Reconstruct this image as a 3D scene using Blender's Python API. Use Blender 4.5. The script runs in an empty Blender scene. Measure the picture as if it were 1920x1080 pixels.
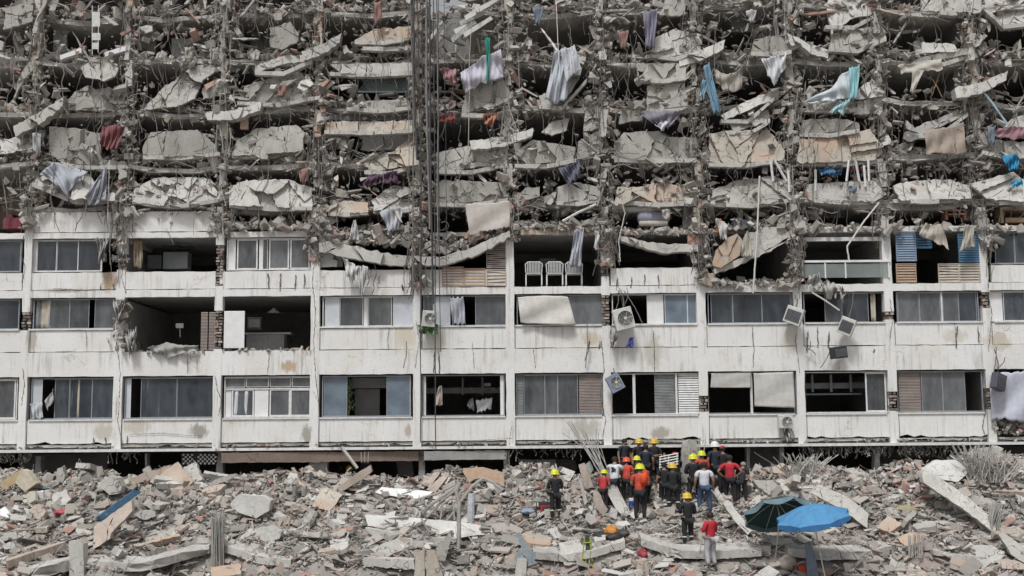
import bpy, bmesh, math, random
import numpy as np
from mathutils import Vector, Matrix
SC = bpy.context.scene
COL = SC.collection
R = math.radians
# ------------------------------------------------------------------ camera
D = 45.0; F = 2250.0; PITCH = R(6.6); ROLL = R(0.47)
_f = Vector((0, math.cos(PITCH), math.sin(PITCH)))
_r0 = Vector((1, 0, 0)); _u0 = Vector((0, -math.sin(PITCH), math.cos(PITCH)))
_r = _r0*math.cos(ROLL) - _u0*math.sin(ROLL)
_u = _r0*math.sin(ROLL) + _u0*math.cos(ROLL)
cam_d = bpy.data.cameras.new('camera'); cam = bpy.data.objects.new('camera', cam_d); COL.objects.link(cam)
cam_d.sensor_width = 36; cam_d.lens = 36*F/1920; cam_d.clip_end = 3000; cam_d.clip_start = .5
m = Matrix.Identity(4)
for i in range(3):
    m[i][0] = _r[i]; m[i][1] = _u[i]; m[i][2] = -_f[i]
m[1][3] = -D
cam.matrix_world = m
SC.camera = cam
# ------------------------------------------------------------------ light: flat overcast day
SUN_EL, SUN_AZ = R(58), R(200)
w = bpy.data.worlds.new('World'); SC.world = w; w.use_nodes = True
nt = w.node_tree; bg = nt.nodes['Background']
sky = nt.nodes.new('ShaderNodeTexSky'); sky.sky_type = 'NISHITA'; sky.sun_disc = False
sky.sun_elevation = SUN_EL; sky.sun_rotation = SUN_AZ; sky.dust_density = 4; sky.air_density = 1
hs = nt.nodes.new('ShaderNodeHueSaturation'); hs.inputs['Saturation'].default_value = .14
nt.links.new(sky.outputs[0], hs.inputs['Color']); nt.links.new(hs.outputs[0], bg.inputs['Color'])
bg.inputs['Strength'].default_value = .09
sl = bpy.data.lights.new('sun', 'SUN'); sl.energy = 1.75; sl.angle = R(11); sl.color = (1, .995, .985)
so = bpy.data.objects.new('sun', sl); COL.objects.link(so)
sd = Vector((math.sin(SUN_AZ)*math.cos(SUN_EL), math.cos(SUN_AZ)*math.cos(SUN_EL), math.sin(SUN_EL)))
so.rotation_euler = sd.to_track_quat('Z', 'Y').to_euler()
SC.view_settings.view_transform = 'Standard'; SC.view_settings.look = 'None'
SC.view_settings.exposure = 0.32; SC.view_settings.gamma = 1
SC.cycles.max_bounces = 6; SC.cycles.diffuse_bounces = 4
# ------------------------------------------------------------------ photo measurements -> world points
def P(px, py, Y=0.0):
    d = _f + _r*((px-960)/F) + _u*((540-py)/F)
    t = (Y+D)/d.y
    return Vector((d.x*t, Y, d.z*t))
def Zc(y, Y=0.0): return P(960, y, Y).z
PROF = [(-30, -5.9), (-14, -5.6), (-7.5, -4.85), (-6, -4.4), (-2.8, -3.35), (-1.2, -2.3), (-.3, -1.8), (1, -2.0), (5, -2.8), (12, -3.5)]
def H0(x, Y):
    z = np.interp(Y, [p[0] for p in PROF], [p[1] for p in PROF])
    z += .22*math.sin(x*.55+1.3)*math.cos(Y*.5+x*.13) + .15*math.sin(x*1.5+Y*1.1+math.sin(x*.4)*2) + .05*math.sin(x*4.1-Y*3.2)
    z += .45*math.exp(-((x-17.5)/2.5)**2)*math.exp(-((Y+.5)/1.6)**2)
    z -= .18*math.exp(-((x-3)/3)**2)*math.exp(-((Y+1)/1.5)**2)
    return float(z)
def G0(px, py, Hf=H0):
    d = _f + _r*((px-960)/F) + _u*((540-py)/F)
    t = (-13+D)/d.y; b = (4+D)/d.y
    while t < b:
        if d.z*t < Hf(d.x*t, d.y*t-D): break
        t += .04
    return Vector((d.x*t, d.y*t-D, Hf(d.x*t, d.y*t-D)))
# front of the fallen floor: a scalloped ledge, the street side lies lower
LEDGE = [(0,1085),(45,1082),(130,1066),(156,1065),(215,1072),(270,1072),(392,1038),(425,1036),(480,1056),(560,1064),(680,1062),(780,1070),(960,1066),(1000,1048),(1060,1054),(1110,1046),(1175,1026),
    (1202,1022),(1275,1046),(1340,1050),(1428,1042),(1478,1042),(1540,1050),(1628,1048),(1670,1036),(1750,1042),(1850,1052),(1925,1060)]
_lp = [G0(x, y) for x, y in LEDGE]; _lx = [p.x for p in _lp]; _ly = [p.y for p in _lp]
def YL(x): return float(np.interp(x, _lx, _ly))
def H(x, Y):
    k = min(1, max(0, (YL(x)+.05-Y)/.18)); return H0(x, Y)-.27*k
def G(px, py):
    d = _f + _r*((px-960)/F) + _u*((540-py)/F)
    a = (-12+D)/d.y; b = (4+D)/d.y; t = a
    while t < b:
        if d.z*t < H(d.x*t, d.y*t-D): break
        t += .04
    return Vector((d.x*t, d.y*t-D, H(d.x*t, d.y*t-D)))
# ------------------------------------------------------------------ object helpers
def tag(o, label=None, cat=None, group=None, kind=None):
    if label: o['label'] = label
    if cat: o['category'] = cat
    if group: o['group'] = group
    if kind: o['kind'] = kind
    elif cat: o['kind'] = 'thing'
    return o
def empty(name, loc, label=None, cat=None, group=None, rot=(0, 0, 0)):
    o = bpy.data.objects.new(name, None); COL.objects.link(o); o.location = loc; o.rotation_euler = rot
    o.empty_display_size = .2
    return tag(o, label, cat, group)
def world_of(o):
    mm = Matrix.LocRotScale(o.location, o.rotation_euler, o.scale)
    return (world_of(o.parent) @ mm) if o.parent else mm
class MB:
    def __init__(s): s.v = []; s.f = []
    def add(s, vs, fs):
        n = len(s.v); s.v += [tuple(v) for v in vs]; s.f += [tuple(i+n for i in f) for f in fs]
    def box(s, a, b, M=None):
        x0, y0, z0 = a; x1, y1, z1 = b
        vs = [Vector(p) for p in ((x0,y0,z0),(x1,y0,z0),(x1,y1,z0),(x0,y1,z0),(x0,y0,z1),(x1,y0,z1),(x1,y1,z1),(x0,y1,z1))]
        if M: vs = [M @ v for v in vs]
        s.add(vs, [(0,3,2,1),(4,5,6,7),(0,1,5,4),(1,2,6,5),(2,3,7,6),(3,0,4,7)]); return s
    def rbox(s, c, size, rot=(0,0,0), jit=0, rng=random):
        from mathutils import Euler
        M = Matrix.Translation(c) @ Euler(rot).to_matrix().to_4x4()
        vs = []
        for k in ((-1,-1,-1),(1,-1,-1),(1,1,-1),(-1,1,-1),(-1,-1,1),(1,-1,1),(1,1,1),(-1,1,1)):
            vs.append(M @ Vector([k[i]*size[i]/2*(1+rng.uniform(-jit, jit)) for i in range(3)]))
        s.add(vs, [(0,3,2,1),(4,5,6,7),(0,1,5,4),(1,2,6,5),(2,3,7,6),(3,0,4,7)]); return s
    def prism(s, front, off):
        n = len(front); off = Vector(off)
        vs = list(front)+[p+off for p in front]
        s.add(vs, [tuple(range(n)), tuple(range(2*n-1, n-1, -1))]+[(i, i+n, (i+1) % n+n, (i+1) % n) for i in range(n)]); return s
    def tube(s, pts, r, n=4, r2=None):
        pts = [Vector(p) for p in pts]; k = len(pts); vs = []
        for i, p in enumerate(pts):
            t = (pts[min(i+1, k-1)]-pts[max(i-1, 0)])
            if t.length < 1e-6: t = Vector((0, 0, 1))
            t.normalize(); a = t.cross(Vector((0, 1, .13))); a.normalize(); b = t.cross(a)
            rr = r if r2 is None else r+(r2-r)*i/(k-1)
            for j in range(n):
                q = 2*math.pi*j/n; vs.append(p+a*(rr*math.cos(q))+b*(rr*math.sin(q)))
        fs = [(i*n+j, i*n+(j+1) % n, (i+1)*n+(j+1) % n, (i+1)*n+j) for i in range(k-1) for j in range(n)]
        fs += [tuple(range(n-1, -1, -1)), tuple(range((k-1)*n, k*n))]
        s.add(vs, fs); return s
    def lathe(s, prof, c, n=16, M=None, cap=True):
        vs = []
        for (r, z) in prof:
            for j in range(n):
                q = 2*math.pi*j/n; v = Vector((r*math.cos(q), r*math.sin(q), z))
                vs.append((M @ v if M else v)+Vector(c))
        k = len(prof)
        fs = [(i*n+j, i*n+(j+1) % n, (i+1)*n+(j+1) % n, (i+1)*n+j) for i in range(k-1) for j in range(n)]
        if cap: fs += [tuple(range(n-1, -1, -1)), tuple(range((k-1)*n, k*n))]
        s.add(vs, fs); return s
    def grid(s, fn, nu, nv):
        vs = [fn(i/nu, j/nv) for j in range(nv+1) for i in range(nu+1)]
        s.add(vs, [(j*(nu+1)+i, j*(nu+1)+i+1, (j+1)*(nu+1)+i+1, (j+1)*(nu+1)+i) for j in range(nv) for i in range(nu)]); return s
    def build(s, name, mat, parent=None, smooth=False, solid=0, label=None, cat=None, group=None, kind=None, local=False, bevel=0):
        me = bpy.data.meshes.new(name)
        if parent and not local:
            inv = world_of(parent).inverted(); vs = [inv @ Vector(v) for v in s.v]
            loc = Vector((0, 0, 0))
        elif not parent and not local:
            a = np.array(s.v); c = a.mean(0); c[2] = a[:, 2].min(); vs = (a-c).tolist(); loc = Vector(c)
        else: vs = s.v; loc = Vector((0, 0, 0))
        me.from_pydata([tuple(v) for v in vs], [], s.f); me.materials.append(mat)
        if smooth: me.polygons.foreach_set('use_smooth', [True]*len(me.polygons))
        o = bpy.data.objects.new(name, me); COL.objects.link(o); o.location = loc
        if parent: o.parent = parent
        if solid:
            md = o.modifiers.new('s', 'SOLIDIFY'); md.thickness = solid; md.offset = 0
        if bevel:
            md = o.modifiers.new('b', 'BEVEL'); md.width = bevel; md.segments = 2
        return tag(o, label, cat, group, kind)
# ------------------------------------------------------------------ materials
MATS = {}
def newmat(name):
    mt = bpy.data.materials.new(name); mt.use_nodes = True; n = mt.node_tree
    return mt, n, n.nodes['Principled BSDF']
def _mix(n, fac, a, b, mode='MIX'):
    x = n.nodes.new('ShaderNodeMix'); x.data_type = 'RGBA'; x.blend_type = mode
    for s, v in ((0, fac), (6, a), (7, b)):
        if isinstance(v, (tuple, list)): x.inputs[s].default_value = (*v[:3], 1)
        elif isinstance(v, (int, float)): x.inputs[s].default_value = v
        else: n.links.new(v, x.inputs[s])
    return x.outputs[2]
def _noise(n, vec, scale, detail=4, rough=.6):
    x = n.nodes.new('ShaderNodeTexNoise'); x.inputs['Scale'].default_value = scale
    x.inputs['Detail'].default_value = detail; x.inputs['Roughness'].default_value = rough
    n.links.new(vec, x.inputs['Vector']); return x.outputs[0]
def _ramp(n, fac, stops, interp='LINEAR'):
    x = n.nodes.new('ShaderNodeValToRGB'); x.color_ramp.interpolation = interp; e = x.color_ramp.elements
    while len(e) < len(stops): e.new(.5)
    for i, (p, c) in enumerate(stops):
        e[i].position = p; e[i].color = (*c, 1) if isinstance(c, tuple) else (c, c, c, 1)
    n.links.new(fac, x.inputs[0]); return x.outputs[0]
def _map(n, vec, sc):
    x = n.nodes.new('ShaderNodeMapping'); x.inputs['Scale'].default_value = sc
    n.links.new(vec, x.inputs[0]); return x.outputs[0]
def _math(n, op, a, b):
    x = n.nodes.new('ShaderNodeMath'); x.operation = op
    for i, v in enumerate((a, b)):
        if isinstance(v, (int, float)): x.inputs[i].default_value = v
        else: n.links.new(v, x.inputs[i])
    return x.outputs[0]
def _bump(n, bs, h, dist, strength=.6):
    x = n.nodes.new('ShaderNodeBump'); x.inputs['Distance'].default_value = dist; x.inputs['Strength'].default_value = strength
    n.links.new(h, x.inputs['Height']); n.links.new(x.outputs[0], bs.inputs['Normal'])
def _pos(n): return n.nodes.new('ShaderNodeNewGeometry').outputs['Position']
def simple(name, c, rough=.7, var=.25, scale=6, metal=0, bump=.0, alpha=1):
    if name in MATS: return MATS[name]
    mt, n, bs = newmat(name); tc = n.nodes.new('ShaderNodeTexCoord').outputs['Object']
    f = _noise(n, tc, scale)
    d = tuple(x*(1-var) for x in c); e = tuple(min(1, x*(1+var)) for x in c)
    n.links.new(_mix(n, _ramp(n, f, [(.3, 0.), (.7, 1.)]), d, e), bs.inputs['Base Color'])
    bs.inputs['Roughness'].default_value = rough; bs.inputs['Metallic'].default_value = metal
    if bump: _bump(n, bs, f, bump)
    if alpha < 1: bs.inputs['Alpha'].default_value = alpha
    MATS[name] = mt; return mt
def concrete(name, c, crack=.5, cscale=1.0, var=.22, warm=None, streak=.35):
    mt, n, bs = newmat(name); p = _pos(n)
    f1 = _noise(n, p, 1.1, 6, .65); f2 = _noise(n, p, 14, 4, .7)
    base = _mix(n, _ramp(n, f1, [(.32, 0.), (.68, 1.)]), tuple(x*(1-var) for x in c), tuple(x*(1+var*.7) for x in c))
    base = _mix(n, _ramp(n, f2, [(.35, .35), (.6, 0.)]), base, tuple(x*.6 for x in c))
    if warm:
        f3 = _noise(n, p, .45, 3, .5)
        base = _mix(n, _ramp(n, f3, [(.5, 0.), (.6, .75)]), base, warm)
    sx = _noise(n, _map(n, p, (5, 5, .35)), 1.3, 4, .7)
    base = _mix(n, _ramp(n, sx, [(.55, 0.), (.75, streak)]), base, tuple(x*.45 for x in c))
    if crack:
        wv = n.nodes.new('ShaderNodeVectorMath'); wv.operation = 'ADD'
        nn = n.nodes.new('ShaderNodeTexNoise'); nn.inputs['Scale'].default_value = 2.5; n.links.new(p, nn.inputs['Vector'])
        n.links.new(p, wv.inputs[0]); n.links.new(nn.outputs['Color'], wv.inputs[1])
        v = n.nodes.new('ShaderNodeTexVoronoi'); v.feature = 'DISTANCE_TO_EDGE'; v.inputs['Scale'].default_value = cscale
        n.links.new(wv.outputs[0], v.inputs['Vector'])
        ln = _ramp(n, v.outputs[0], [(0.0, 1.), (.022, 0.)])
        msk = _ramp(n, _noise(n, p, .8, 2), [(.62-crack*.3, 0.), (.68-crack*.3, 1.)])
        base = _mix(n, _math(n, 'MULTIPLY', ln, msk), base, tuple(x*.16 for x in c))
    n.links.new(base, bs.inputs['Base Color']); bs.inputs['Roughness'].default_value = .92
    _bump(n, bs, f2, .03, .5)
    MATS[name] = mt; return mt
M_conc = concrete('concrete_grey', (.41, .395, .365), .6, 1.1)
M_conc2 = concrete('concrete_pale', (.52, .505, .475), .6, .9)
M_tan = concrete('concrete_tan', (.46, .42, .36), .5, 1.0, warm=(.47, .33, .24))
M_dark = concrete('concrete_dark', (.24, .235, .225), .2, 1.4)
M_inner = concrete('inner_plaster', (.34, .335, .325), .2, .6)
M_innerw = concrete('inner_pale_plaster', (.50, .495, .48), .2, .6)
M_edge = concrete('slab_edge', (.50, .485, .455), .5, 1.6)
def wall_mat():
    mt, n, bs = newmat('painted_plaster'); p = _pos(n)
    base = _mix(n, _ramp(n, _noise(n, p, .5, 4, .55), [(.35, 0.), (.65, 1.)]), (.655, .65, .635), (.715, .712, .705))
    base = _mix(n, _ramp(n, _noise(n, p, .9, 5, .6), [(.5, 0.), (.72, .5)]), base, (.58, .54, .45))
    sx = _noise(n, _map(n, p, (6, 6, .28)), 1.2, 5, .75)
    msk = _ramp(n, _noise(n, p, .7, 2), [(.42, 0.), (.6, 1.)])
    base = _mix(n, _math(n, 'MULTIPLY', _ramp(n, sx, [(.50, 0.), (.68, .85)]), msk), base, (.30, .28, .24))
    base = _mix(n, _ramp(n, _noise(n, p, 9, 5, .75), [(.56, 0.), (.72, .55)]), base, (.40, .38, .34))
    base = _mix(n, _ramp(n, _noise(n, p, 22, 3, .6), [(.66, 0.), (.72, .8)]), base, (.20, .19, .17))
    # old stains and plaster scars, each where the wall has one
    for (px, py, rx, rz, c) in ((205, 525, .45, .7, (.34, .23, .14)), (372, 808, .5, .4, (.25, .23, .20)), (540, 688, .5, .3, (.42, .30, .19)),
                                (1238, 812, .55, .35, (.33, .30, .26)), (1095, 805, .9, .6, (.42, .40, .36)), (575, 815, .3, .55, (.28, .26, .22)),
                                (1110, 635, .55, .35, (.50, .45, .35)), (1225, 660, .5, .9, (.45, .43, .38)), (760, 630, .6, .8, (.55, .51, .41)),
                                (1870, 640, .7, .5, (.48, .43, .34)), (195, 810, .6, .5, (.46, .43, .37)), (255, 800, .7, .45, (.48, .44, .38)),
                                (765, 808, .2, .35, (.40, .33, .27)), (1790, 630, .7, .45, (.55, .52, .46)), (820, 640, .5, .6, (.54, .51, .44)),
                                (1480, 640, .5, .8, (.52, .49, .43)), (60, 640, .3, .6, (.38, .36, .31)), (120, 545, 1.2, .12, (.35, .33, .29))):
        q = P(px, py)
        s = n.nodes.new('ShaderNodeVectorMath'); s.operation = 'SUBTRACT'; s.inputs[1].default_value = q; n.links.new(p, s.inputs[0])
        mp = _map(n, s.outputs[0], (1/rx, 0, 1/rz))
        l = n.nodes.new('ShaderNodeVectorMath'); l.operation = 'LENGTH'; n.links.new(mp, l.inputs[0])
        d = _math(n, 'ADD', l.outputs['Value'], _math(n, 'MULTIPLY', _noise(n, _map(n, p, (3, 3, 1.2)), 2.2, 5, .7), 1.6))
        base = _mix(n, _ramp(n, _math(n, 'MULTIPLY', d, .5), [(.62, .85), (.8, 0.)]), base, c)
    wv = n.nodes.new('ShaderNodeVectorMath'); wv.operation = 'ADD'
    nn = n.nodes.new('ShaderNodeTexNoise'); nn.inputs['Scale'].default_value = 1.6; nn.inputs['Detail'].default_value = 5; n.links.new(p, nn.inputs['Vector'])
    n.links.new(p, wv.inputs[0]); n.links.new(nn.outputs['Color'], wv.inputs[1])
    v = n.nodes.new('ShaderNodeTexVoronoi'); v.feature = 'DISTANCE_TO_EDGE'; v.inputs['Scale'].default_value = .7
    n.links.new(wv.outputs[0], v.inputs['Vector'])
    msk = _ramp(n, _noise(n, p, .45, 2), [(.60, 0.), (.64, 1.)])
    base = _mix(n, _math(n, 'MULTIPLY', _ramp(n, v.outputs[0], [(0., .6), (.010, 0.)]), msk), base, (.20, .19, .17))
    n.links.new(base, bs.inputs['Base Color']); bs.inputs['Roughness'].default_value = .85
    _bump(n, bs, _noise(n, p, 8, 5), .02, .35)
    return mt
M_wall = wall_mat()
def rubble_mat(name, stops, dust=(.385, .355, .32), dustf=.35):
    mt, n, bs = newmat(name); g = n.nodes.new('ShaderNodeNewGeometry'); p = g.outputs['Position']
    c = _ramp(n, g.outputs['Random Per Island'], stops, 'CONSTANT')
    c = _mix(n, _ramp(n, _noise(n, p, 7, 4, .7), [(.35, dustf), (.7, 0.)]), c, dust)
    c = _mix(n, _ramp(n, _noise(n, p, 25, 3, .7), [(.55, 0.), (.7, .45)]), c, (.12, .11, .10))
    n.links.new(c, bs.inputs['Base Color']); bs.inputs['Roughness'].default_value = .95
    _bump(n, bs, _noise(n, p, 18, 3), .02, .5)
    MATS[name] = mt; return mt
M_rub = rubble_mat('rubble_mixed', [(0, (.275, .25, .222)), (.22, (.385, .355, .32)), (.4, (.18, .172, .16)), (.50, (.47, .455, .43)), (.60, (.36, .275, .235)),
    (.69, (.33, .17, .135)), (.72, (.54, .53, .515)), (.80, (.25, .235, .215)), (.87, (.10, .095, .09)), (.945, (.42, .37, .32)), (.985, (.64, .64, .64))])
M_rubup = rubble_mat('rubble_floors', [(0, (.29, .275, .25)), (.25, (.39, .37, .34)), (.45, (.22, .205, .185)), (.6, (.46, .44, .41)), (.72, (.32, .27, .235)),
    (.80, (.36, .21, .165)), (.84, (.54, .52, .49)), (.9, (.17, .155, .14)), (.96, (.44, .38, .32))], dust=(.36, .34, .31))
M_brick = rubble_mat('bricks', [(0, (.26, .17, .14)), (.2, (.34, .27, .235)), (.45, (.13, .11, .10)), (.6, (.42, .38, .34)), (.8, (.07, .065, .06))], dustf=.5)
M_heap = concrete('rubble_dust', (.31, .295, .275), 0, 1, var=.45, warm=(.31, .25, .225), streak=0)
M_rebar = simple('rusty_rebar', (.17, .157, .146), .8, .35, 3)
M_rebarl = simple('grey_rebar', (.33, .32, .30), .7, .3, 3)
M_cable = simple('dark_cable', (.05, .05, .052), .6)
M_glass, _n, _b = newmat('dusty_reflection_glass')
_p = _pos(_n)
_oi = _n.nodes.new('ShaderNodeObjectInfo').outputs['Random']
_c = _mix(_n, _ramp(_n, _noise(_n, _map(_n, _p, (2.2, 2.2, .5)), 1.3, 5, .7), [(.38, 0.), (.72, 1.)]), _mix(_n, _oi, (.016, .02, .026), (.045, .056, .072)), _mix(_n, _oi, (.06, .066, .075), (.11, .12, .135)))  # per-pane tones and upright streaks paint uneven reflections into the dusty glass
_n.links.new(_c, _b.inputs['Base Color']); _b.inputs['Roughness'].default_value = .14; _b.inputs['Alpha'].default_value = .84; _b.inputs['IOR'].default_value = 1.6
_bump(_n, _b, _noise(_n, _p, .8, 2), .25, .12)
M_glassw = simple('milky_pane', (.50, .525, .56), .35, .12, 1.5)
M_glassg, _n, _b = newmat('grey_reflection_pane'); _p = _pos(_n)
_oi = _n.nodes.new('ShaderNodeObjectInfo').outputs['Random']
_c = _mix(_n, _ramp(_n, _noise(_n, _map(_n, _p, (1.8, 1.8, .6)), 1.2, 5, .7), [(.35, 0.), (.7, 1.)]), _mix(_n, _oi, (.04, .042, .046), (.09, .095, .10)), _mix(_n, _oi, (.11, .115, .12), (.18, .185, .19)))  # same painted reflections in paler grey, tone shifted from pane to pane
_n.links.new(_c, _b.inputs['Base Color']); _b.inputs['Roughness'].default_value = .2; _bump(_n, _b, _noise(_n, _p, .9, 2), .25, .12)
M_glassb = simple('bluish_pane', (.13, .165, .20), .3, .25, 2)
M_frame = simple('white_aluminium', (.60, .60, .59), .5, .15)
M_frameg = simple('grey_aluminium', (.26, .28, .30), .5, .15)
M_white = simple('white_paint', (.68, .68, .68), .6, .08, 3)
M_curt = simple('grey_curtain', (.20, .205, .21), .9, .25, 3)
M_curtp = simple('pale_curtain', (.42, .38, .31), .9, .2, 3)
M_brownblind = simple('brown_blind', (.24, .20, .18), .8, .2, 2)
M_metalw = simple('dirty_white_metal', (.52, .52, .49), .5, .2, 7)
M_black = simple('black_plastic', (.03, .03, .033), .6)
M_wood = simple('raw_wood', (.42, .29, .18), .8, .25, 5)
def colmat(nm, c, rough=.85, var=.15): return simple(nm, c, rough, var, 5)
# ------------------------------------------------------------------ fractured plates
def area(p): return .5*sum(p[i-1][0]*p[i][1]-p[i][0]*p[i-1][1] for i in range(len(p)))
def clip(poly, nx, ny, d):
    out = []
    for i in range(len(poly)):
        a, b = poly[i-1], poly[i]
        da = a[0]*nx+a[1]*ny-d; db = b[0]*nx+b[1]*ny-d
        if (da <= 0) != (db <= 0):
            t = da/(da-db); out.append((a[0]+(b[0]-a[0])*t, a[1]+(b[1]-a[1])*t))
        if db <= 0: out.append(b)
    return out
def jag(poly, step, amp, rng):
    out = []
    for i in range(len(poly)):
        a = poly[i]; b = poly[(i+1) % len(poly)]
        L = math.hypot(b[0]-a[0], b[1]-a[1])
        if L < 1e-6: continue
        out.append(a); k = int(L/step); nx, ny = -(b[1]-a[1])/L, (b[0]-a[0])/L
        for j in range(1, k):
            t = (j+rng.uniform(-.3, .3))/k; o = rng.gauss(0, amp)
            out.append((a[0]+(b[0]-a[0])*t+nx*o, a[1]+(b[1]-a[1])*t+ny*o))
    return out
def fracture(poly, n, rng, gap=.8):
    if n <= 1: return [poly]
    xs = [p[0] for p in poly]; ys = [p[1] for p in poly]
    seeds = [(rng.uniform(min(xs), max(xs)), rng.uniform(min(ys), max(ys))) for _ in range(n)]
    out = []
    for i, s in enumerate(seeds):
        c = poly
        for j, q in enumerate(seeds):
            if i == j or not c: continue
            nx, ny = q[0]-s[0], q[1]-s[1]; L = math.hypot(nx, ny)+1e-9; nx /= L; ny /= L
            mx, my = (s[0]+q[0])/2, (s[1]+q[1])/2
            c = clip(c, nx, ny, mx*nx+my*ny-rng.uniform(.1, gap))
        if len(c) >= 3 and abs(area(c)) > 8: out.append(c)
    return out
def plate(mb, poly, Y, thick, rng, n=1, jamp=1.2, tilt=.0, step=7, tx=None, ty=None):
    """a broken concrete plate whose front outline was measured in the photo; shards lean a little"""
    if area(poly) > 0: poly = poly[::-1]
    for sh in fracture(poly, n, rng, .55):
        cx = sum(p[0] for p in sh)/len(sh); cy = sum(p[1] for p in sh)/len(sh)
        ax = (tx or 0)+rng.gauss(0, tilt); ay = (ty or 0)+rng.gauss(0, tilt); oy = rng.gauss(0, tilt*5) if n > 1 else 0
        pts = [P(x, y, Y+oy+ax*(x-cx)*.02+ay*(y-cy)*.02) for x, y in jag(sh, step, jamp, rng)]
        mb.prism(pts, (0, thick, 0))
    return mb
# ------------------------------------------------------------------ many small chunks, one mesh
def _templates():
    rng = random.Random(5); T = []
    for k in range(14):
        bm = bmesh.new()
        if k < 8:
            for _ in range(6 if k < 5 else 7):
                v = Vector((rng.gauss(0, 1), rng.gauss(0, 1), rng.gauss(0, 1))).normalized()
                bm.verts.new((v.x*.5, v.y*.5, v.z*.5))
        else:
            for q in ((-1,-1,-1),(1,-1,-1),(1,1,-1),(-1,1,-1),(-1,-1,1),(1,-1,1),(1,1,1),(-1,1,1)):
                bm.verts.new([q[i]*.42*(1+rng.uniform(-.35, .3)) for i in range(3)])
        r = bmesh.ops.convex_hull(bm, input=bm.verts)
        bmesh.ops.delete(bm, geom=list({g for g in r['geom_interior']+r['geom_unused'] if isinstance(g, bmesh.types.BMVert)}), context='VERTS')
        bm.verts.index_update(); bmesh.ops.triangulate(bm, faces=bm.faces)
        bm.verts.ensure_lookup_table()
        T.append((np.array([v.co[:] for v in bm.verts]), np.array([[v.index for v in f.verts] for f in bm.faces]))); bm.free()
    return T
TEMPL = _templates()
class Chunks:
    def __init__(s, seed): s.items = []; s.rs = np.random.RandomState(seed)
    def add(s, x, y, z, sx, sy, sz, rx=None, rz=None, ry=None): s.items.append((x, y, z, sx, sy, sz, rx, ry, rz))
    def build(s, name, mat, **kw):
        if not s.items: return
        VS, FS = [], []; nv = 0; rs = s.rs
        for it in s.items:
            T, Fc = TEMPL[rs.randint(len(TEMPL))]
            a = [rs.uniform(0, 6.28) if q is None else q for q in it[6:9]]
            ca, sa = math.cos(a[0]), math.sin(a[0]); cb, sb = math.cos(a[1]), math.sin(a[1]); cc, sc_ = math.cos(a[2]), math.sin(a[2])
            Rm = np.array([[cc, -sc_, 0], [sc_, cc, 0], [0, 0, 1]]) @ np.array([[cb, 0, sb], [0, 1, 0], [-sb, 0, cb]]) @ np.array([[1, 0, 0], [0, ca, -sa], [0, sa, ca]])
            VS.append((T*np.array(it[3:6])) @ Rm.T+np.array(it[:3])); FS.append(Fc+nv); nv += len(T)
        V = np.concatenate(VS).astype(np.float32); Fa = np.concatenate(FS).astype(np.int32)
        me = bpy.data.meshes.new(name); me.vertices.add(len(V)); me.vertices.foreach_set('co', V.ravel())
        me.loops.add(Fa.size); me.loops.foreach_set('vertex_index', Fa.ravel())
        me.polygons.add(len(Fa)); me.polygons.foreach_set('loop_start', np.arange(0, Fa.size, 3, dtype=np.int32))
        me.polygons.foreach_set('use_smooth', np.zeros(len(Fa), dtype=bool)); me.update(calc_edges=True); me.materials.append(mat)
        o = bpy.data.objects.new(name, me); COL.objects.link(o)
        if 'parent' in kw: o.parent = kw.pop('parent')
        return tag(o, **kw)
# ================================================================== SETTING
g = MB(); g.box((-400, -300, -7.2), (400, 400, -6.05)); g.build('ground', M_heap, kind='structure')
# ================================================================== THE BUILDING
B = empty('apartment_building', (0, 0, -4), 'long white apartment block with its upper floors collapsed onto each other', 'building')
CX = [-135, 45, 222, 408, 590, 782, 957, 1138, 1318, 1500, 1672, 1855, 2038]
WX = [P(c, 700).x for c in CX]
def fx(px, py=700): return P(px, py+(960-px)*math.tan(ROLL)*0, 0).x
def fbox(mb, x0, x1, y0, y1, Y0, Y1):
    """box on the facade: photo x at its row, heights read on the photo's centre line"""
    ym = (y0+y1)/2+(960-(x0+x1)/2)*math.tan(ROLL)
    mb.box((P(x0, ym).x, Y0, Zc(y1)), (P(x1, ym).x, Y1, Zc(y0))); return mb
Q = lambda x, y: (x, y)
rng = random.Random(11)
def bay(i): return CX[i]+4, CX[i+1]-4
def cxat(i, y):  # photo x of column i at height y
    X = WX[i]; d = Vector((X, D, Zc(y)))
    return 960+F*(d.dot(_r)/d.dot(_f))
ROWS = {1: (702, 779), 2: (553, 610), 3: (442, 502)}
LEVELS = [832, 660, 543, 433]
# floors (slabs) of the standing storeys
for y, tp in zip(LEVELS, (838, 672, 549, 440)):
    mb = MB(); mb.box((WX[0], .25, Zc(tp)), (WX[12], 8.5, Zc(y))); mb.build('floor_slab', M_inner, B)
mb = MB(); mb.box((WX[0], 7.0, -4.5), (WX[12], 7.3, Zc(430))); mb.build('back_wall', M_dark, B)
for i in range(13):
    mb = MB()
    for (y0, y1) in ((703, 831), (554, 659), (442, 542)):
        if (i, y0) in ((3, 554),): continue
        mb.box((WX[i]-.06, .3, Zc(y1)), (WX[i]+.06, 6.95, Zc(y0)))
    mb.build('partition_wall', M_innerw if i % 3 == 0 else M_inner, B)
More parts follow.
